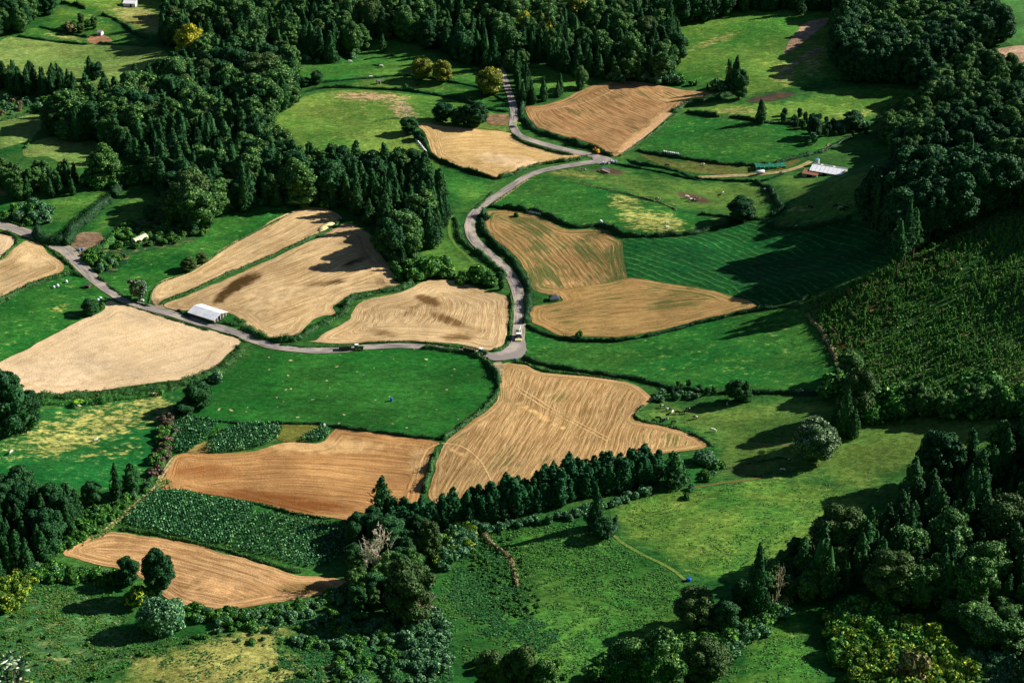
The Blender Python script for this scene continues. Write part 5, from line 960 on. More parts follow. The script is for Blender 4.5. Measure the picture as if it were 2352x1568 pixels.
tufts([(1850,712),(2040,602),(2200,510),(2352,450),(2450,430),(2450,960),(2100,945),(1990,905),(1925,850)], 'dead dry stems over the replanted hillside', .9, LM['brown'], .6, 8, .7)
tufts([(560,1430),(860,1420),(1040,1440),(1040,1640),(700,1640),(640,1500)], 'leafy weeds between the foreground shrubs', 3.0, TU_D, .6, 9, -.2)
tufts([(1700,1440),(1790,1388),(1850,1415),(1895,1500),(1930,1620),(1600,1640)], 'tufts on the grass strip at the bottom right', 1.6, TU_G, .45, 10, .3)
tufts([(0,1100),(200,1130),(300,1100),(400,1100),(240,1230),(140,1275),(60,1300)], 'weeds between the left edge trees and the track', 2.4, TU_G, .6, 11, -.1)

# ================================================================== BUILDINGS, MACHINES, ANIMALS
class MB:
    def __init__(s): s.v = []; s.f = []
    def add(s, V, F):
        o = len(s.v); s.v += [tuple(map(float, p)) for p in V]; s.f += [tuple(i + o for i in f) for f in F]; return s
    def box(s, c, d, rz=0.0, ry=0.0, top=1.0):
        V = []
        for sx, sy, sz in [(-1,-1,-1),(1,-1,-1),(1,1,-1),(-1,1,-1),(-1,-1,1),(1,-1,1),(1,1,1),(-1,1,1)]:
            k = top if sz > 0 else 1
            x, y, z = sx * d[0] / 2 * k, sy * d[1] / 2 * k, sz * d[2] / 2
            x, z = x * math.cos(ry) + z * math.sin(ry), -x * math.sin(ry) + z * math.cos(ry)
            x, y = x * math.cos(rz) - y * math.sin(rz), x * math.sin(rz) + y * math.cos(rz)
            V.append((c[0] + x, c[1] + y, c[2] + z))
        return s.add(V, [(0,3,2,1),(4,5,6,7),(0,1,5,4),(1,2,6,5),(2,3,7,6),(3,0,4,7)])
    def cyl(s, a, b, r, n=14, r2=None):
        a, b = Vector(a), Vector(b); d = (b - a).normalized(); u = d.orthogonal().normalized(); w_ = d.cross(u); r2 = r if r2 is None else r2
        V = [a + (u * math.cos(6.28318 * i / n) + w_ * math.sin(6.28318 * i / n)) * r for i in range(n)] + [b + (u * math.cos(6.28318 * i / n) + w_ * math.sin(6.28318 * i / n)) * r2 for i in range(n)]
        return s.add(V, [(i, (i + 1) % n, n + (i + 1) % n, n + i) for i in range(n)] + [tuple(range(n))[::-1], tuple(range(n, 2 * n))])
    def prism(s, prof, x0, x1):
        """profile in (y,z), swept along x"""
        n = len(prof); V = [(x0, p[0], p[1]) for p in prof] + [(x1, p[0], p[1]) for p in prof]
        return s.add(V, [(i, (i + 1) % n, n + (i + 1) % n, n + i) for i in range(n)] + [tuple(range(n))[::-1], tuple(range(n, 2 * n))])
    def build(s, name, mat, parent=None, bev=0.0, smooth=False):
        o = link_mesh(name, s.v, s.f, mat, parent)
        bm = bmesh.new(); bm.from_mesh(o.data); bmesh.ops.recalc_face_normals(bm, faces=bm.faces)
        if bev: bmesh.ops.bevel(bm, geom=list(bm.edges), offset=bev, segments=1, affect='EDGES', clamp_overlap=True)
        bm.to_mesh(o.data); bm.free()
        if smooth: o.data.polygons.foreach_set('use_smooth', [True] * len(o.data.polygons))
        return o
def at(u, v): return Vector(g1(u, v))
def root(name, u, v, label, cat, toward=None, group=None, rz=None):
    """empty on the ground; local +x points to the picture position `toward`"""
    p = at(u, v); a = rz if rz is not None else 0.0
    if toward: q = at(*toward); a = math.atan2(q.y - p.y, q.x - p.x)
    r = empty(name, p, a); return tag(r, label, cat, group)
P_WHITE = plain('white_paint', (236, 236, 240), .5, .4, .05); P_CREAM = plain('cream_paint', (226, 216, 160), .6, .3, .08)
P_RUST = plain('rusty_iron', (138, 96, 76), .8, .2, .25, 1.2); P_GREY = plain('grey_fibre_cement', (112, 112, 116), .9, .1, .2, .8)
P_WALL = plain('block_wall', (168, 158, 144), .9, .1, .15); P_WOOD = plain('weathered_boards', (92, 78, 64), .9, .1, .35, 2.5); P_DARK = plain('dark_opening', (18, 18, 20), .9, .1)
P_GREEN = plain('green_machine_paint', (24, 104, 44), .4, .5, .05); P_YEL = plain('yellow_paint', (232, 190, 30), .4, .5, .05); P_TYRE = plain('tyre_rubber', (24, 24, 24), .9, .2, .1)
P_GLASS = plain('cab_glass', (34, 44, 50), .1, .6, .0); P_BLUE = plain('blue_plastic', (28, 96, 190), .4, .5, .08); P_FILM = plain('white_wrap_film', (222, 230, 232), .35, .5, .04)
P_BLUETARP = plain('blue_tarp', (96, 142, 196), .6, .3, .2, 2); P_ORANGE = plain('orange_paint', (236, 132, 24), .4, .5, .08); P_POLE = plain('grey_pole_wood', (132, 122, 104), .9, .1, .2)
qc = NT('corrugated_white', .5, .4); cpz = qc.n('ShaderNodeTexCoord').outputs['Object']; sx = qc.n('ShaderNodeSeparateXYZ'); qc.t.links.new(cpz, sx.inputs[0])
wv = qc.math('SINE', qc.math('MULTIPLY', sx.outputs[0], 2 * math.pi / .9)); wn_ = qc.noise(.35, 4, cpz); qc.bump(wv, .5, .06)
P_CORR = qc.out(qc.mul(qc.mix(qc.ramp(wn_, .4, .7), lin((246,248,252)), lin((222,226,236))), qc.math('ADD', .96, qc.math('MULTIPLY', wv, .04))))
qc = NT('corrugated_stained', .8, .2); cpz = qc.n('ShaderNodeTexCoord').outputs['Object']; sx = qc.n('ShaderNodeSeparateXYZ'); qc.t.links.new(cpz, sx.inputs[0])
wv = qc.math('SINE', qc.math('MULTIPLY', sx.outputs[0], 2 * math.pi / 2.2)); wn_ = qc.noise(.5, 4, cpz)
P_CORRS = qc.out(qc.mix(qc.ramp(qc.math('ADD', wv, qc.math('MULTIPLY', wn_, .5)), 1.12, 1.3), lin((240,242,246)), lin((168,172,182))))

def gable(name, u, v, toward, L, Wd, Hw, Hr, label, roofm, wallm=P_WALL, over=.4, roof2=None, cat='building', doors=(), rz=None):
    r = root(name, u, v, label, cat, toward if rz is None else None, rz=rz)
    m = MB().prism([(-Wd/2, -.6), (Wd/2, -.6), (Wd/2, Hw), (0, Hr - .06), (-Wd/2, Hw)], -L/2, L/2).build('wall', wallm, r)
    dz = (Hr - Hw) / (Wd / 2) * over
    for sgn in (-1, 1):
        m2 = roofm if sgn < 0 or not roof2 else roof2
        MB().prism([(0.02 * sgn, Hr + .02), (sgn * (Wd/2 + over), Hw - dz + .02), (sgn * (Wd/2 + over), Hw - dz + .14), (0.02 * sgn, Hr + .14)], -L/2 - over, L/2 + over).build('roof', m2, r)
    for dx, dy, wd, hh, side in doors:
        d = MB()
        if side == 'end': d.box((L/2 + .03, dy, hh/2), (.1, wd, hh)).build('door', P_DARK, r)
        else: d.box((dx, -Wd/2 - .03, hh/2), (wd, .1, hh)).build('door', P_DARK, r)
    return r
# white roofed barn: long axis runs down to the right
br = gable('barn', 478, 725, (520, 737), 15.0, 9.4, 1.9, 3.3, 'barn with white corrugated roof and dark boarded end beside the lower road', P_CORR, P_WOOD, .5)
MB().box((7.45, -1.0, 1.1), (.12, 3.4, 2.2)).build('door', P_DARK, br)
for k in range(5): MB().box((7.5, -4 + k * 2.0, 1.3), (.16, .22, 2.6)).build('post', P_WHITE, br)
MB().box((0, 4.56, 1.0), (13, .1, 1.2)).build('wall_board', P_WHITE, br)
fb = gable('farm_building', 1903, 398, None, 17.5, 10.5, 2.2, 3.5, 'long low farm building with half white and half dark roof at the right', P_CORRS, P_WALL, .3, P_GREY, rz=-.42)
for k in range(3): MB().box((-6 + k * 5.2, -5.3, 1.0), (2.2, .12, 1.8)).build('door', P_DARK, fb)
for k in (-4.5, 2.0): MB().box((k, 2.6, 3.02), (1.2, 1.6, .16), ry=0).build('skylight', P_WHITE, fb)
ft = root('storage_tank', 1876, 379, 'small pale blue tank behind the long farm building', 'tank', rz=0); MB().cyl((0,0,0), (0,0,3.4), 1.3).build('tank_body', P_FILM, ft, .08); MB().cyl((0,0,3.4), (0,0,3.8), 1.3, r2=.3).build('tank_lid', P_BLUETARP, ft)
rl = root('lean_to_shed', 1862, 404, 'low brown roofed shed joined to the left of the farm building', 'shed', rz=-.42)
MB().prism([(-2.6, -.5), (2.6, -.5), (2.6, 2.2), (-2.6, 1.7)], -4, 4).build('wall', P_WALL, rl); MB().prism([(-2.9, 1.76), (2.9, 2.3), (2.9, 2.42), (-2.9, 1.88)], -4.3, 4.3).build('roof', P_RUST, rl); MB().box((0, -2.63, .8), (3, .1, 1.4)).build('door', P_DARK, rl)
ws = gable('white_shed', 300, 13, (314, 14), 8.0, 6.5, 2.4, 3.4, 'small white shed on the upper left pasture', P_WHITE, P_WHITE, .25, doors=[(1.0, 0, 1.2, 1.9, 'front')])
hs = gable('hut', 231, 80, (236, 81), 3.0, 2.6, 2.0, 2.9, 'tiny white hut with an orange roof beside a dug plot', P_WHITE, P_WHITE, .25, P_ORANGE, 'hut', doors=[(0, 0, .9, 1.6, 'front')])
h2 = gable('hut', 870, 193, (876, 192), 2.2, 1.8, 2.0, 2.7, 'small grey stone hut standing alone in the upper pasture', P_GREY, P_WALL, .15, None, 'hut', doors=[(0, 0, .8, 1.5, 'front')])
h3 = root('shelter', 1273, 688, 'small dark slate roofed shelter beside the weedy stubble', 'shelter', (1284, 687))
MB().prism([(-1.5, -.3), (1.5, -.3), (1.5, 1.3), (-1.5, 1.3)], -2, 2).build('wall', P_WALL, h3)
o = MB(); o.add([(-2.5,-1.9,1.28),(2.5,-1.9,1.28),(2.5,1.9,1.28),(-2.5,1.9,1.28),(-.8,0,2.6),(.8,0,2.6)], [(0,1,5,4),(1,2,5),(2,3,4,5),(3,0,4),(3,2,1,0)]).build('roof', plain('slate', (74,86,98), .6, .3, .2), h3)
h4 = gable('shelter', 202, 660, (208, 661), 2.2, 2.0, 1.4, 2.0, 'tiny dark shelter at the roadside field corner on the left', P_GREY, P_WOOD, .15, None, 'shelter', doors=[(0, 0, .8, 1.2, 'front')])
# tunnel greenhouse and covered silage heap
def tunnel(name, u, v, tow, L, r, hz_, mat, label, cat, lump=0.0):
    rt = root(name, u, v, label, cat, tow); n = 12; m = 18; V = []; rng = random.Random(3)
    for i in range(m + 1):
        x = -L/2 + L * i / m; e = 1.0 if not lump else math.sqrt(max(0.02, 1 - abs(2 * i / m - 1) ** 3.2))
        for j in range(n + 1):
            a = math.pi * j / n; k = 1 + rng.uniform(-lump, lump); V.append((x, math.cos(a) * r * (.5 + .5 * e) * k, math.sin(a) * hz_ * e * k - (.3 if j in (0, n) else 0)))
    F = [(i * (n + 1) + j, (i + 1) * (n + 1) + j, (i + 1) * (n + 1) + j + 1, i * (n + 1) + j + 1) for i in range(m) for j in range(n)] + [tuple(range(n + 1))[::-1], tuple(range(m * (n + 1), (m + 1) * (n + 1)))]
    o = link_mesh('cover', V, F, mat, rt, True); return rt
tg = tunnel('tunnel_greenhouse', 321, 552, (343, 541), 8.8, 2.1, 2.4, plain('yellowed_film', (206, 206, 170), .5, .4, .12, .6), 'pale arched tunnel greenhouse in the vegetable garden', 'greenhouse')
for i in range(7): MB().add(*(lambda x: ([(x + dx, math.cos(math.pi * j / 10) * 2.14, math.sin(math.pi * j / 10) * 2.44) for j in range(11) for dx in (-.05, .05)], [(2*j, 2*j+1, 2*j+3, 2*j+2) for j in range(10)]))(-4.3 + i * 1.43)).build('hoop', P_POLE, tg)
MB().box((4.42, 0, .95), (.06, .9, 1.9)).build('door', P_WOOD, tg)
sh = tunnel('silage_heap', 750, 522, (772, 510), 11.5, 2.1, 1.5, plain('cream_sheet', (220, 208, 146), .7, .3, .14, .8), 'long silage heap under a pale yellow sheet on the narrow stubble strip', 'silage heap', .07)
MB().box((-5.9, .2, .35), (1.3, 2.2, .7), top=.6).build('open_face', plain('silage', (96, 88, 56), .9, .1, .3), sh, .1)
# wrapped bales
bm_ = MB().cyl((0, -.6, .58), (0, .6, .58), .6, 14); bale0 = bm_.build('wrapped_bale', P_FILM, None, .14, True); used = [False]
def bale(u, v, label, group=None, rz=0.0, s=1.0):
    o = bale0 if not used[0] else bale0.copy()
    if used[0]: C.objects.link(o)
    used[0] = True; o.location = at(u, v) - Vector((0, 0, .06)); o.rotation_euler = (0, 0, rz); o.scale = (s, s, s); o['label'] = label; o['category'] = 'bale'
    if group: o['group'] = group
    elif 'group' in o.keys(): del o['group']
ordn = ['first', 'second', 'third', 'fourth', 'fifth', 'sixth', 'seventh', 'eighth']
for i in range(7): bale(1211 + i * 4.8 + (2 if i > 3 else 0), 487 + i * 1.1, 'white wrapped bale, %s from the left in the row of seven on the hedge' % ordn[i], 'row of seven bales on the hedge', .4, 1.15)
for i in range(4): bale(1260 + i * 4.0, 495.5 + i * 2.0, 'white wrapped bale, %s from the left in the row of four on the hedge' % ordn[i], 'row of four bales on the hedge', .5, 1.1)
for i in range(8): bale(1525 + i * 4.6, 351 + i * .75, 'white wrapped bale, %s from the left in the row on the rich green field' % ordn[i], 'row of eight bales in the rich green field', .2, 1.1)
for i in range(8): bale(956.5 + i * 2.9, 323.5 + i * 3.6, 'white wrapped bale, %s from the top in the line down the ditch' % ordn[i], 'line of bales in the ditch', 1.0, 1.05)
bale(1380, 512.5, 'single white wrapped bale on the dark hedge under the straw yellow patch', None, .3, 1.5); bale(124, 661.5, 'white wrapped bale, leftmost of three by the left hedge'); bale(133, 658.5, 'white wrapped bale, middle one of three by the left hedge', None, .4, 1.2); bale(153, 649.5, 'white wrapped bale, rightmost of three by the left hedge', None, .3, 1.2)
bale(226, 692, 'white wrapped bale, lower of two behind the dark round bush', None, .6, 1.2); bale(231, 688, 'white wrapped bale, upper of two behind the dark round bush', None, .8, 1.3); bale(627, 163, 'white wrapped bale alone by the upper left wood edge', None, 0, 1.7)
wt = root('water_tank', 1746, 400, 'white cylindrical water tank on the farm track', 'tank', (1760, 397)); MB().cyl((-2.2, 0, 1.3), (2.2, 0, 1.3), 1.05).build('tank_body', P_FILM, wt, .15, True)
for sx_ in (-1, 1): MB().cyl((sx_ * 1.0, -.95, .4), (sx_ * 1.0, .95, .4), .4).build('wheel', P_TYRE, wt)
fd = root('feed_trough', 1391, 395, 'long grey feed trough on bare ground in the olive pasture', 'trough', (1402, 399)); MB().box((0, 0, .55), (5.4, 1.0, .3)).build('trough', P_WALL, fd)
MB().prism([(-1.0, 1.5), (1.0, 1.9), (1.0, 1.98), (-1.0, 1.58)], -2.8, 2.8).build('canopy', P_GREY, fd)
for sx_ in (-1, 1):
    for sy_ in (-1, 1): MB().box((sx_ * 2.5, sy_ * .6, .85), (.12, .12, 1.7)).build('leg', P_POLE, fd)
def tub(u, v, label, r=.5, h=1.0, name='blue_barrel', cat='barrel'):
    t = root(name, u, v, label, cat, rz=0); MB().cyl((0, 0, 0), (0, 0, h), r, 14).build('body', P_BLUE, t, .06); MB().cyl((0, 0, h - .03), (0, 0, h + .08), r * .8, 14).build('lid', P_BLUE, t); return t
tub(899, 921, 'blue barrel standing in the deep green field', .55, 1.6); tub(1582, 1333, 'bright blue drum at the end of the dry path', .9, 1.2, 'blue_drum', 'drum'); tub(292, 605, 'tiny blue drum on the edge of the vegetable garden', .35, .7, 'blue_drum', 'drum')
# green netting frame
nt_ = root('netting_frame', 1769, 384, 'long frame covered with green netting beside the marshy strip', 'netting', (1809, 381))
q = NT('green_net', .8, .2); P_NET = q.out(q.mix(q.ramp(q.noise(1.6, 4), .35, .65), lin((10, 66, 52)), lin((40, 138, 104))))
MB().box((0, 0, 1.35), (16.5, 5.6, .08)).build('net_top', P_NET, nt_); MB().box((0, -2.85, .65), (16.5, .06, 1.3)).build('net_side', P_NET, nt_)
for k in range(8): MB().box((-8.1 + k * 2.3, -2.95, .75), (.14, .14, 1.7)).build('post', P_WHITE, nt_)
yf = root('yellow_rail', 1788, 391, 'small yellow rail stand by the track', 'rail', (1800, 390))
MB().box((0, 0, 1.2), (2.6, .12, .14)).build('rail', P_YEL, yf)
for k in (-1.2, 1.2): MB().box((k, 0, .6), (.12, .12, 1.2)).build('post', P_YEL, yf)

# machines
def wheel(par, x, y, r, wdt, rim=P_YEL):
    w_ = MB().cyl((x, y - wdt/2, r), (x, y + wdt/2, r), r, 18).build('wheel', P_TYRE, par, .05); MB().cyl((x, y - wdt/2 - .04, r), (x, y + wdt/2 + .04, r), r * .55, 12).build('rim', rim, w_)
def tractor(u, v, tow, label, roofm=P_WHITE):
    t = root('tractor', u, v, label, 'tractor', tow)
    MB().box((1.25, 0, 1.35), (2.5, 1.0, .95), top=.9).build('bonnet', P_GREEN, t, .08); MB().box((.3, 0, .85), (3.8, .7, .5)).build('chassis', P_TYRE, t)
    MB().box((-.75, 0, 1.9), (1.6, 1.6, 1.5), top=.86).build('cab', P_GLASS, t, .05); MB().box((-.75, 0, 2.75), (1.7, 1.7, .2)).build('cab_roof', roofm, t, .06)
    for s_ in (-1, 1):
        MB().box((-.95, s_ * .98, 1.72), (1.5, .5, .1)).build('mudguard', P_GREEN, t, .03); wheel(t, -.95, s_ * 1.0, .88, .5); wheel(t, 1.7, s_ * .92, .6, .38)
    MB().cyl((1.2, .35, 1.8), (1.2, .35, 2.7), .06, 8).build('exhaust', P_DARK, t); return t
def trailer(u, v, tow, label, cage=True, bodym=P_GREY):
    t = root('trailer', u, v, label, 'trailer', tow); L, Wd = 5.6, 2.3
    MB().box((0, 0, 1.05), (L, Wd, .18)).build('bed', bodym, t)
    for s_ in (-1, 1): MB().box((0, s_ * (Wd/2 - .04), 1.65), (L, .08, 1.05)).build('side_board', bodym, t)
    for s_ in (-1, 1): MB().box((s_ * (L/2 - .04), 0, 1.65), (.08, Wd - .2, 1.05)).build('end_board', bodym, t)
    if cage:
        for s_ in (-1, 1):
            m = MB().box((0, s_ * (Wd/2 - .04), 2.95), (L, .08, .1)).box((0, s_ * (Wd/2 - .04), 2.55), (L, .05, .06))
            for k in range(8): m.box((-L/2 + .1 + k * (L - .2) / 7, s_ * (Wd/2 - .04), 2.55), (.08, .08, .75))
            m.build('side_rails', P_CREAM, t)
    MB().box((L/2 + .9, 0, .85), (1.9, .16, .16)).build('drawbar', P_TYRE, t)
    for s_ in (-1, 1): wheel(t, -.9, s_ * .98, .55, .34, P_RUST); wheel(t, .35, s_ * .98, .55, .34, P_RUST)
    return t
tractor(823, 803, (834, 803), 'green tractor with yellow wheels and pale cab roof on the lower road'); trailer(793, 804, (805, 804), 'high sided trailer behind the green tractor on the lower road', True, plain('green_grey_paint', (62, 84, 62), .7, .3))
tractor(1108, 813, (1120, 815), 'green tractor with white cab roof near the road junction'); trailer(1079, 809, (1091, 811), 'dark trailer with a white rim near the road junction', True, plain('dark_paint', (54, 56, 52), .7, .3))
# forage harvester, driving towards the viewer
fh = root('forage_harvester', 1191, 777, 'yellow and white forage harvester coming down the road', 'harvester', (1190, 800))
MB().box((-1.2, 0, 1.9), (4.2, 2.5, 1.6)).build('body', P_CREAM, fh, .12); MB().box((-2.0, 0, 2.75), (2.2, 2.1, .16)).build('engine_cover', P_GREEN, fh, .04); MB().box((1.5, 0, 2.5), (1.5, 1.9, 1.7), top=.9).build('cab', P_GLASS, fh, .06); MB().box((1.5, 0, 3.42), (1.8, 2.1, .18)).build('cab_roof', P_WHITE, fh, .06)
MB().box((3.3, 0, .9), (1.4, 3.0, .9), ry=.25).build('header', P_CREAM, fh, .06); MB().cyl((-.6, .2, 2.7), (-.9, .4, 3.6), .22).cyl((-.9, .4, 3.6), (-4.6, .8, 3.9), .2).build('spout', P_WHITE, fh)
for s_ in (-1, 1): wheel(fh, 1.5, s_ * 1.25, .95, .6, P_WHITE); wheel(fh, -2.5, s_ * 1.1, .65, .42, P_WHITE)
for s_ in (-1, 1): MB().box((2.1, s_ * 1.12, 2.6), (.1, .25, .5)).build('mirror', P_RUST, fh)
# orange digger
dg = root('digger', 1373, 353, 'small orange digger parked by the upper road hedge', 'digger', (1362, 347))
MB().box((0, 0, 1.1), (2.6, 1.5, .8)).build('body', P_ORANGE, dg, .08); MB().box((-.3, 0, 2.0), (1.3, 1.2, 1.2)).build('cab', P_YEL, dg, .05)
MB().cyl((1.2, 0, 1.4), (2.8, 0, 2.9), .16).cyl((2.8, 0, 2.9), (4.0, 0, 1.4), .13).build('arm', P_ORANGE, dg); MB().box((4.1, 0, 1.0), (.7, 1.1, .7), top=.7).build('bucket', P_YEL, dg, .04)
for s_ in (-1, 1): wheel(dg, -.9, s_ * .85, .55, .35); wheel(dg, .9, s_ * .85, .5, .35)
# tarps and heaps of odds and ends
def heap(u, v, parts, label, name='junk_heap', cat='heap'):
    r = root(name, u, v, label, cat, rz=.3); rng = random.Random(int(u))
    for i, (m, pn) in enumerate(parts): MB().box((rng.uniform(-1.6, 1.6), rng.uniform(-1, 1), .5 + rng.uniform(0, .3)), (rng.uniform(1, 2.2), rng.uniform(.8, 1.4), rng.uniform(.7, 1.3)), rz=rng.uniform(0, 3), top=.7).build(pn, m, r, .12)
    return r
heap(1391, 377, [(P_FILM, 'sack'), (P_WALL, 'sack'), (P_BLUETARP, 'sack'), (P_GREY, 'crate')], 'grey and white heap of sacks on the inside of the upper road bend'); heap(1408, 372, [(P_FILM, 'sack'), (P_FILM, 'sack'), (P_BLUETARP, 'sack'), (P_GREY, 'crate')], 'pale blue and white heap of sacks right of the upper road bend')
heap(184, 575, [(P_BLUETARP, 'sack'), (P_BLUETARP, 'sack'), (P_GREY, 'crate')], 'blue grey tarpaulin heap at the muddy road corner'); heap(337, 664, [(P_BLUE, 'sheet'), (P_BLUETARP, 'sheet')], 'blue tarp beside the pale roadside tree', 'tarp_heap'); heap(325, 690, [(P_FILM, 'sack'), (P_RUST, 'crate'), (P_FILM, 'sack')], 'white and red heap below the pale roadside tree')
heap(250, 597, [(P_FILM, 'sheet'), (plain('pink_sheet', (226, 170, 160)), 'sheet')], 'pale pink sheet heap in the garden by the road'); heap(205, 606, [(P_FILM, 'sack')], 'small white sack on the roadside'); heap(1467, 1033, [(P_BLUE, 'sheet'), (P_BLUE, 'sheet'), (P_BLUETARP, 'sheet')], 'bright blue tarp behind the conifer belt', 'tarp_heap')
heap(636, 980, [(P_FILM, 'sack')], 'small white sack beside the maize'); heap(738, 978, [(P_FILM, 'sack')], 'small white sack by the small maize patch'); heap(346, 37, [(P_FILM, 'sack'), (P_WALL, 'log'), (P_WALL, 'log')], 'small pile of pale logs on the upper left pasture', 'log_pile', 'pile')
heap(1558, 190, [(P_FILM, 'sack'), (P_WALL, 'stone'), (P_FILM, 'stone')], 'pale stone heap by the top corner of the brown ploughed field'); heap(1184, 826, [(P_GREY, 'crate'), (P_BLUETARP, 'sack')], 'small grey heap at the junction')
# poles and mast
def pole(u, v, h, label, name='utility_pole'):
    p = root(name, u, v, label, 'pole', rz=.2); MB().cyl((0, 0, -.5), (0, 0, h), .14, 8, .09).build('post', P_POLE, p); MB().box((0, 0, h - .5), (1.6, .12, .14)).build('crossarm', P_POLE, p)
pole(244, 918, 6.5, 'thin grey utility pole on the weedy bank'); pole(111, 558, 5, 'thin grey utility pole at the roadside by the clipped hedge'); pole(1167, 288, 6, 'thin grey utility pole by the upper road'); pole(1189, 705, 4, 'short pole beside the winding road')
ms = root('lattice_mast', 2344, 1372, 'slim pale lattice mast at the right edge of the picture', 'mast', rz=.3); mh = 17.0
for sx_ in (-.55, .55):
    for sy_ in (-.55, .55): MB().cyl((sx_, sy_, -1), (sx_ * .6, sy_ * .6, mh), .07, 6).build('upright', P_WALL, ms)
m = MB()
for k in range(15):
    z = 1 + k * mh / 15.5; a = .55 * (1 - .4 * z / mh); zz = z + mh / 15.5; b = .55 * (1 - .4 * min(zz, mh) / mh)
    for (p, q_) in [((-a,-a,z),(b,-b,zz)),((a,-a,z),(b,b,zz)),((a,a,z),(-b,b,zz)),((-a,a,z),(-b,-b,zz)),((-a,-a,z),(a,-a,z)),((a,-a,z),(a,a,z)),((a,a,z),(-a,a,z)),((-a,a,z),(-a,-a,z))]: m.cyl(p, q_, .035, 4)
m.build('bracing', P_WALL, ms); MB().box((0, 0, mh - .8), (2.2, .1, .1)).box((0, 0, mh - 2.4), (1.8, .1, .1)).build('crossarm', P_WALL, ms)

# cows
def cow_mesh(graze, name):
    if graze: nk, hd, mz = (1.0, 0, 1.0), (1.35, 0, .55), (1.55, 0, .22)
    else: nk, hd, mz = (1.0, 0, 1.32), (1.38, 0, 1.55), (1.72, 0, 1.42)
    V = [(-.95,0,1.22),(-.3,0,1.08),(.4,0,1.1),(.72,0,1.16), nk, hd, mz]; E = [(0,1),(1,2),(2,3),(3,4),(4,5),(5,6)]; Rd = [.3,.42,.4,.34,.22,.17,.12]
    def leg(root_, pts, rs):
        p = root_
        for q_, r_ in zip(pts, rs): V.append(q_); E.append((p, len(V) - 1)); Rd.append(r_); p = len(V) - 1
    for s_ in (-1, 1):
        leg(3, [(.62, s_ * .25, .85), (.62, s_ * .25, .45), (.6, s_ * .25, .06)], [.17, .085, .075]); leg(0, [(-.8, s_ * .27, .9), (-.95, s_ * .26, .52), (-.86, s_ * .26, .06)], [.2, .09, .075])
        leg(5, [(hd[0] - .1, s_ * .28, hd[2] + .12)], [.05])
    leg(0, [(-1.25, 0, 1.2), (-1.3, 0, .75), (-1.28, 0, .45)], [.06, .04, .06])
    me = bpy.data.meshes.new(name); me.from_pydata(V, E, []); o = bpy.data.objects.new(name, me); C.objects.link(o)
    md = o.modifiers.new('s', 'SKIN'); sv_ = me.skin_vertices[0].data
    for i, r_ in enumerate(Rd): sv_[i].radius = (r_, r_)
    sv_[1].use_root = True; o.modifiers.new('b', 'SUBSURF').levels = 1
    dg_ = bpy.context.evaluated_depsgraph_get(); res = bpy.data.meshes.new_from_object(o.evaluated_get(dg_)); bpy.data.objects.remove(o)
    res.polygons.foreach_set('use_smooth', [True] * len(res.polygons)); return res
def cow_mat(name, a, b, lo):
    q = NT(name, .7, .2); tc = q.n('ShaderNodeTexCoord').outputs['Object']; rnd = q.n('ShaderNodeObjectInfo').outputs['Random']
    vv = q.n('ShaderNodeVectorMath', operation='ADD'); q.set(vv.inputs[0], tc); q.set(vv.inputs[1], q.comb(q.math('MULTIPLY', rnd, 40), q.math('MULTIPLY', rnd, 17)))
    return q.out(q.mix(q.ramp(q.noise(1.1, 1.5, vv.outputs[0]), lo, lo + .03), lin(a), lin(b)))
CM = {'bw': cow_mat('pied_hide', (16,15,15), (228,222,212), .52), 'wb': cow_mat('white_pied_hide', (16,15,15), (228,222,212), .44), 'k': cow_mat('black_hide', (16,15,15), (220,214,204), .66), 'w': cow_mat('white_hide', (90,80,70), (230,222,208), .3), 'r': cow_mat('brown_hide', (132,66,30), (228,214,196), .56)}
CME = {}
WORD = {'bw': 'black and white', 'wb': 'mostly white pied', 'k': 'nearly black', 'w': 'cream white', 'r': 'brown and white'}
crng = random.Random(8)
def cow(u, v, k, where, rz, graze=True, s=1.0, group=None):
    key = (k, graze)
    if key not in CME:
        me = cow_mesh(graze, 'cow'); me.materials.clear(); me.materials.append(CM[k]); CME[key] = me
    o = bpy.data.objects.new('cow', CME[key]); C.objects.link(o); o.location = at(u, v) + Vector((0, 0, .08)); o.rotation_euler = (0, 0, rz); o.scale = (s * 1.08,) * 3
    tag(o, '%s cow %s' % (WORD[k], where), 'cow', group)
HG = 'herd on the olive pasture at the lower right'
for a in [(1522,937,'bw','at the top left of the herd below the twin hedge trees',0,1),(1535,944,'bw','in the herd, just left of the bright white one',.2,1),(1544,950,'w','brightest in the middle of the herd',1.2,1),(1557,951,'k','lying right of the bright white cow in the herd',0,1),(1580,943,'k','at the right of the herd, upper of two',.5,1),(1577,950,'k','at the right of the herd, lower of two',.1,0),
          (1512,964,'k','at the lower left of the herd, upper of three',2.6,1),(1522,969,'k','at the lower left of the herd, lowest of three',.3,0),(1530,966,'bw','at the lower left of the herd, right of three',.6,1),(1547,973,'k','alone just below the herd',.4,1),(1597,962,'bw','standing right of the herd',.2,1)]: cow(a[0], a[1], a[2], a[3], a[4], bool(a[5]), 1.0, HG)
cow(1637,991,'w','grazing apart from the herd near the edge of the golden stubble',-.2); cow(1672,930,'bw','in the shadow of the twin hedge trees',1.2); cow(1810,1060,'bw','at the edge of the shadow of the big pale crowned tree',-.3); cow(1797,1083,'wb','grazing below the big pale crowned tree',.2)
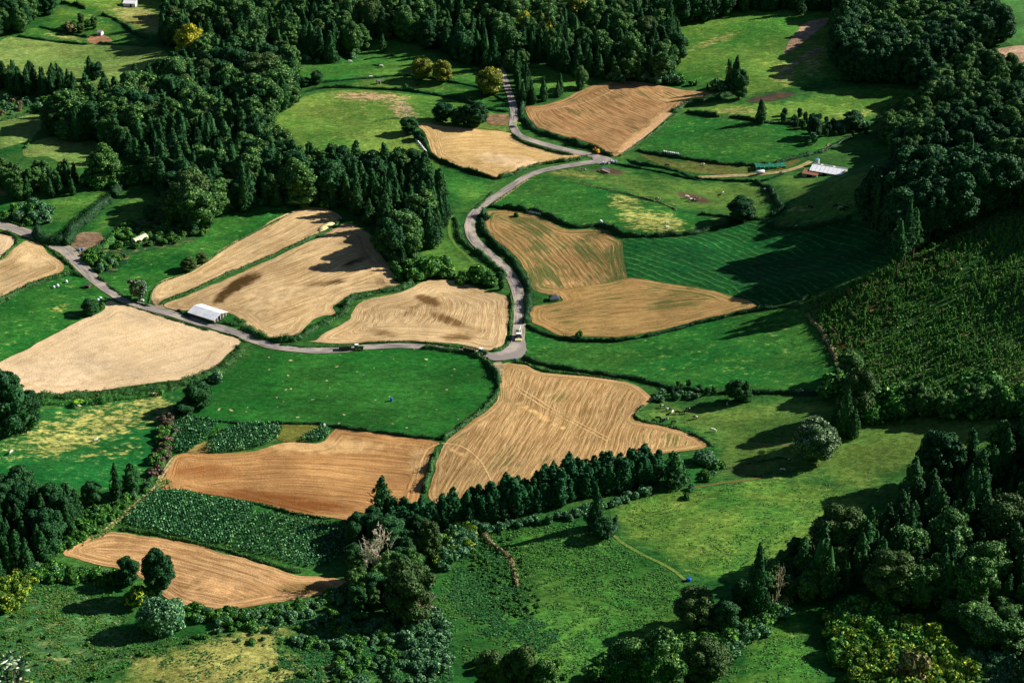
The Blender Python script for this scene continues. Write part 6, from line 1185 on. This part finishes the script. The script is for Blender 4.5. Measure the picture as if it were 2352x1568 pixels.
for a in [(1510,460,'bw','at the left of the olive cow pasture',.3),(1577,455,'w','behind three cows on the bare ground of the olive pasture',.2),(1586,462,'bw','left on the bare ground of the olive pasture',.8),(1594,464,'k','in the middle on the bare ground of the olive pasture',.1),(1601,460,'bw','right on the bare ground of the olive pasture',0),(1660,447,'wb','standing left of the winding dark bank',1.2),(1757,439,'bw','right beside the winding dark bank',.4),
          (1861,479,'k','on the left in the pasture below the farm building',-.4),(1918,476,'k','above the white cow near the tall stand',.5),(1929,481,'wb','below the tall stand, whitest of five',.1),(1935,486,'k','below the white cow near the tall stand',.1),(1943,481,'k','right of the white cow near the tall stand',.3),(1949,474,'r','nearest the tall stand',.1)]: cow(*a[:5])
cow(1532,514,'w','upper one on the straw yellow patch',.3,True,.8); cow(1532,525,'w','lower one on the straw yellow patch',.5,True,.9)
cow(356,909,'r','by the weedy bank at the top of the patchy meadow',.2); cow(179,937,'wb','below the bright fern at the top of the patchy meadow',.1); cow(221,1014,'wb','in the middle of the patchy meadow',.9); cow(26,1042,'w','at the left end of the patchy meadow',1.3)
cow(803,144,'w','near the top wood in the upper pasture',.1); cow(774,145,'k','near the top wood, left of the white one',.2); cow(875,155,'w','beside the tiny dark bank in the upper pasture',.2); cow(851,180,'w','against the thin hedge in the upper pasture',.3)
cow(1613,381,'wb','on the marshy strip below the row of bales',.2); cow(1532,383,'k','on the left of the marshy strip',.1); cow(1340,393,'bw','at the top left of the olive pasture',0)

# tree ferns: a short stem with a rosette of long arching fronds
def fern(u, v, s, label, mat):
    r = root('tree_fern', u, v, label, 'fern', rz=.5); MB().cyl((0, 0, -.2), (0, 0, 1.3 * s), .14 * s, 8).build('stem', M_BARK, r); V = []; F = []
    for k in range(11):
        a = k * 6.283 / 11; ca, sa = math.cos(a), math.sin(a); b0 = len(V)
        for j in range(7):
            t = j / 6; d = 2.1 * s * t; z = 1.3 * s + s * (.9 * math.sin(t * 2.2) - .35 * t); wd = .34 * s * math.sin(math.pi * min(1, .12 + t * .88)) + .02
            V += [(ca * d - sa * wd, sa * d + ca * wd, z - .08), (ca * d, sa * d, z), (ca * d + sa * wd, sa * d - ca * wd, z - .08)]
        for j in range(6):
            p = b0 + j * 3; F += [(p, p + 1, p + 4, p + 3), (p + 1, p + 2, p + 5, p + 4)]
    link_mesh('fronds', V, F, mat, r, False, {'lv': [random.Random(i // 21).random() for i in range(len(V))]}); return r
FM = leaf_mat('fern_frond', (96, 150, 34), (150, 180, 50), .35)
fern(181, 932, 1.3, 'bright yellow green tree fern at the top of the patchy meadow', FM); fern(377, 990, 1.0, 'yellow tree fern above the pink flowering bushes', FM); fern(186, 1160, 1.4, 'pale tree fern below the patchy meadow', FM); fern(128, 1258, 1.3, 'light green tree fern left of the tan tilled field', FM); 
fern(1750, 1050, 1.2, 'bright green fern by the short hedge above the lime slope', FM); fern(1188, 291, 1.1, 'bright fern on the hedge by the upper road', FM)

# near plant on the viewer's own hillside, bottom left
def near_plant(name, u, v, dist, label, n, leafl, spreadr, hh, mats, seed):
    rng = np.random.default_rng(seed); a, b, c = rays(u, v); t = dist / math.sqrt(float(a * a + b * b + c * c)); x, y, zt = float(a * t), float(b * t), CAM_H + float(c * t); zg = float(hz(np.array([x]), np.array([y]))[0])
    r = empty(name, (x, y, zg)); tag(r, label, 'plant'); stems = []; VL = []; FL = []; LVv = []
    H_ = zt - zg
    for k in range(n):
        an = rng.uniform(0, 6.28); d = spreadr * math.sqrt(rng.uniform(0, 1)); top = np.array([math.cos(an) * d, math.sin(an) * d, H_ - rng.uniform(0, hh)])
        stems.append(tube([(top[0] * .2, top[1] * .2, -.3), (top[0] * .7, top[1] * .7, top[2] * .6), tuple(top)], [.03, .02, .01], 5))
        for j in range(9):
            b_ = j * 2.4; el = rng.uniform(.1, 1.1); dr = np.array([math.cos(b_) * math.cos(el), math.sin(b_) * math.cos(el), math.sin(el)]); sd = np.cross(dr, [0, 0, 1.]); sd /= np.linalg.norm(sd); L = leafl * rng.uniform(.7, 1.1); wd = L * .22; nn = np.cross(sd, dr); o_ = len(VL)
            base = top - np.array([0, 0, .03 * j])
            for tt, ww in ((0, .15), (.35, 1), (.7, .85), (1, .05)):
                cc = base + dr * L * tt - np.array([0, 0, .25 * L * tt * tt])
                VL += [cc - sd * wd * ww - nn * .02, cc + nn * .0, cc + sd * wd * ww - nn * .02]
            lvv = rng.uniform(0, 1); LVv += [lvv] * 12
            for q_ in range(3):
                p = o_ + q_ * 3; FL += [(p, p + 1, p + 4, p + 3), (p + 1, p + 2, p + 5, p + 4)]
    V, F, A = join(stems); link_mesh('stems', V, F, M_BARK, r); link_mesh('leaves', VL, FL, mats, r, True, {'lv': LVv})
near_plant('leafy_plant', 8, 1515, 42, 'glossy large leafed plant close to the viewer at the left edge', 26, .20, .42, .9, leaf_mat('glossy_leaf', (30, 78, 40), (70, 112, 52), .5, .35, .5, tip=(190, 206, 170)), 4)
near_plant('leafy_plant', 26, 1580, 36, 'yellow green leafy plant close to the viewer in the bottom left corner', 30, .13, .36, .35, leaf_mat('lime_leaf', (110, 140, 30), (160, 172, 40), .4, .45, .3), 5)
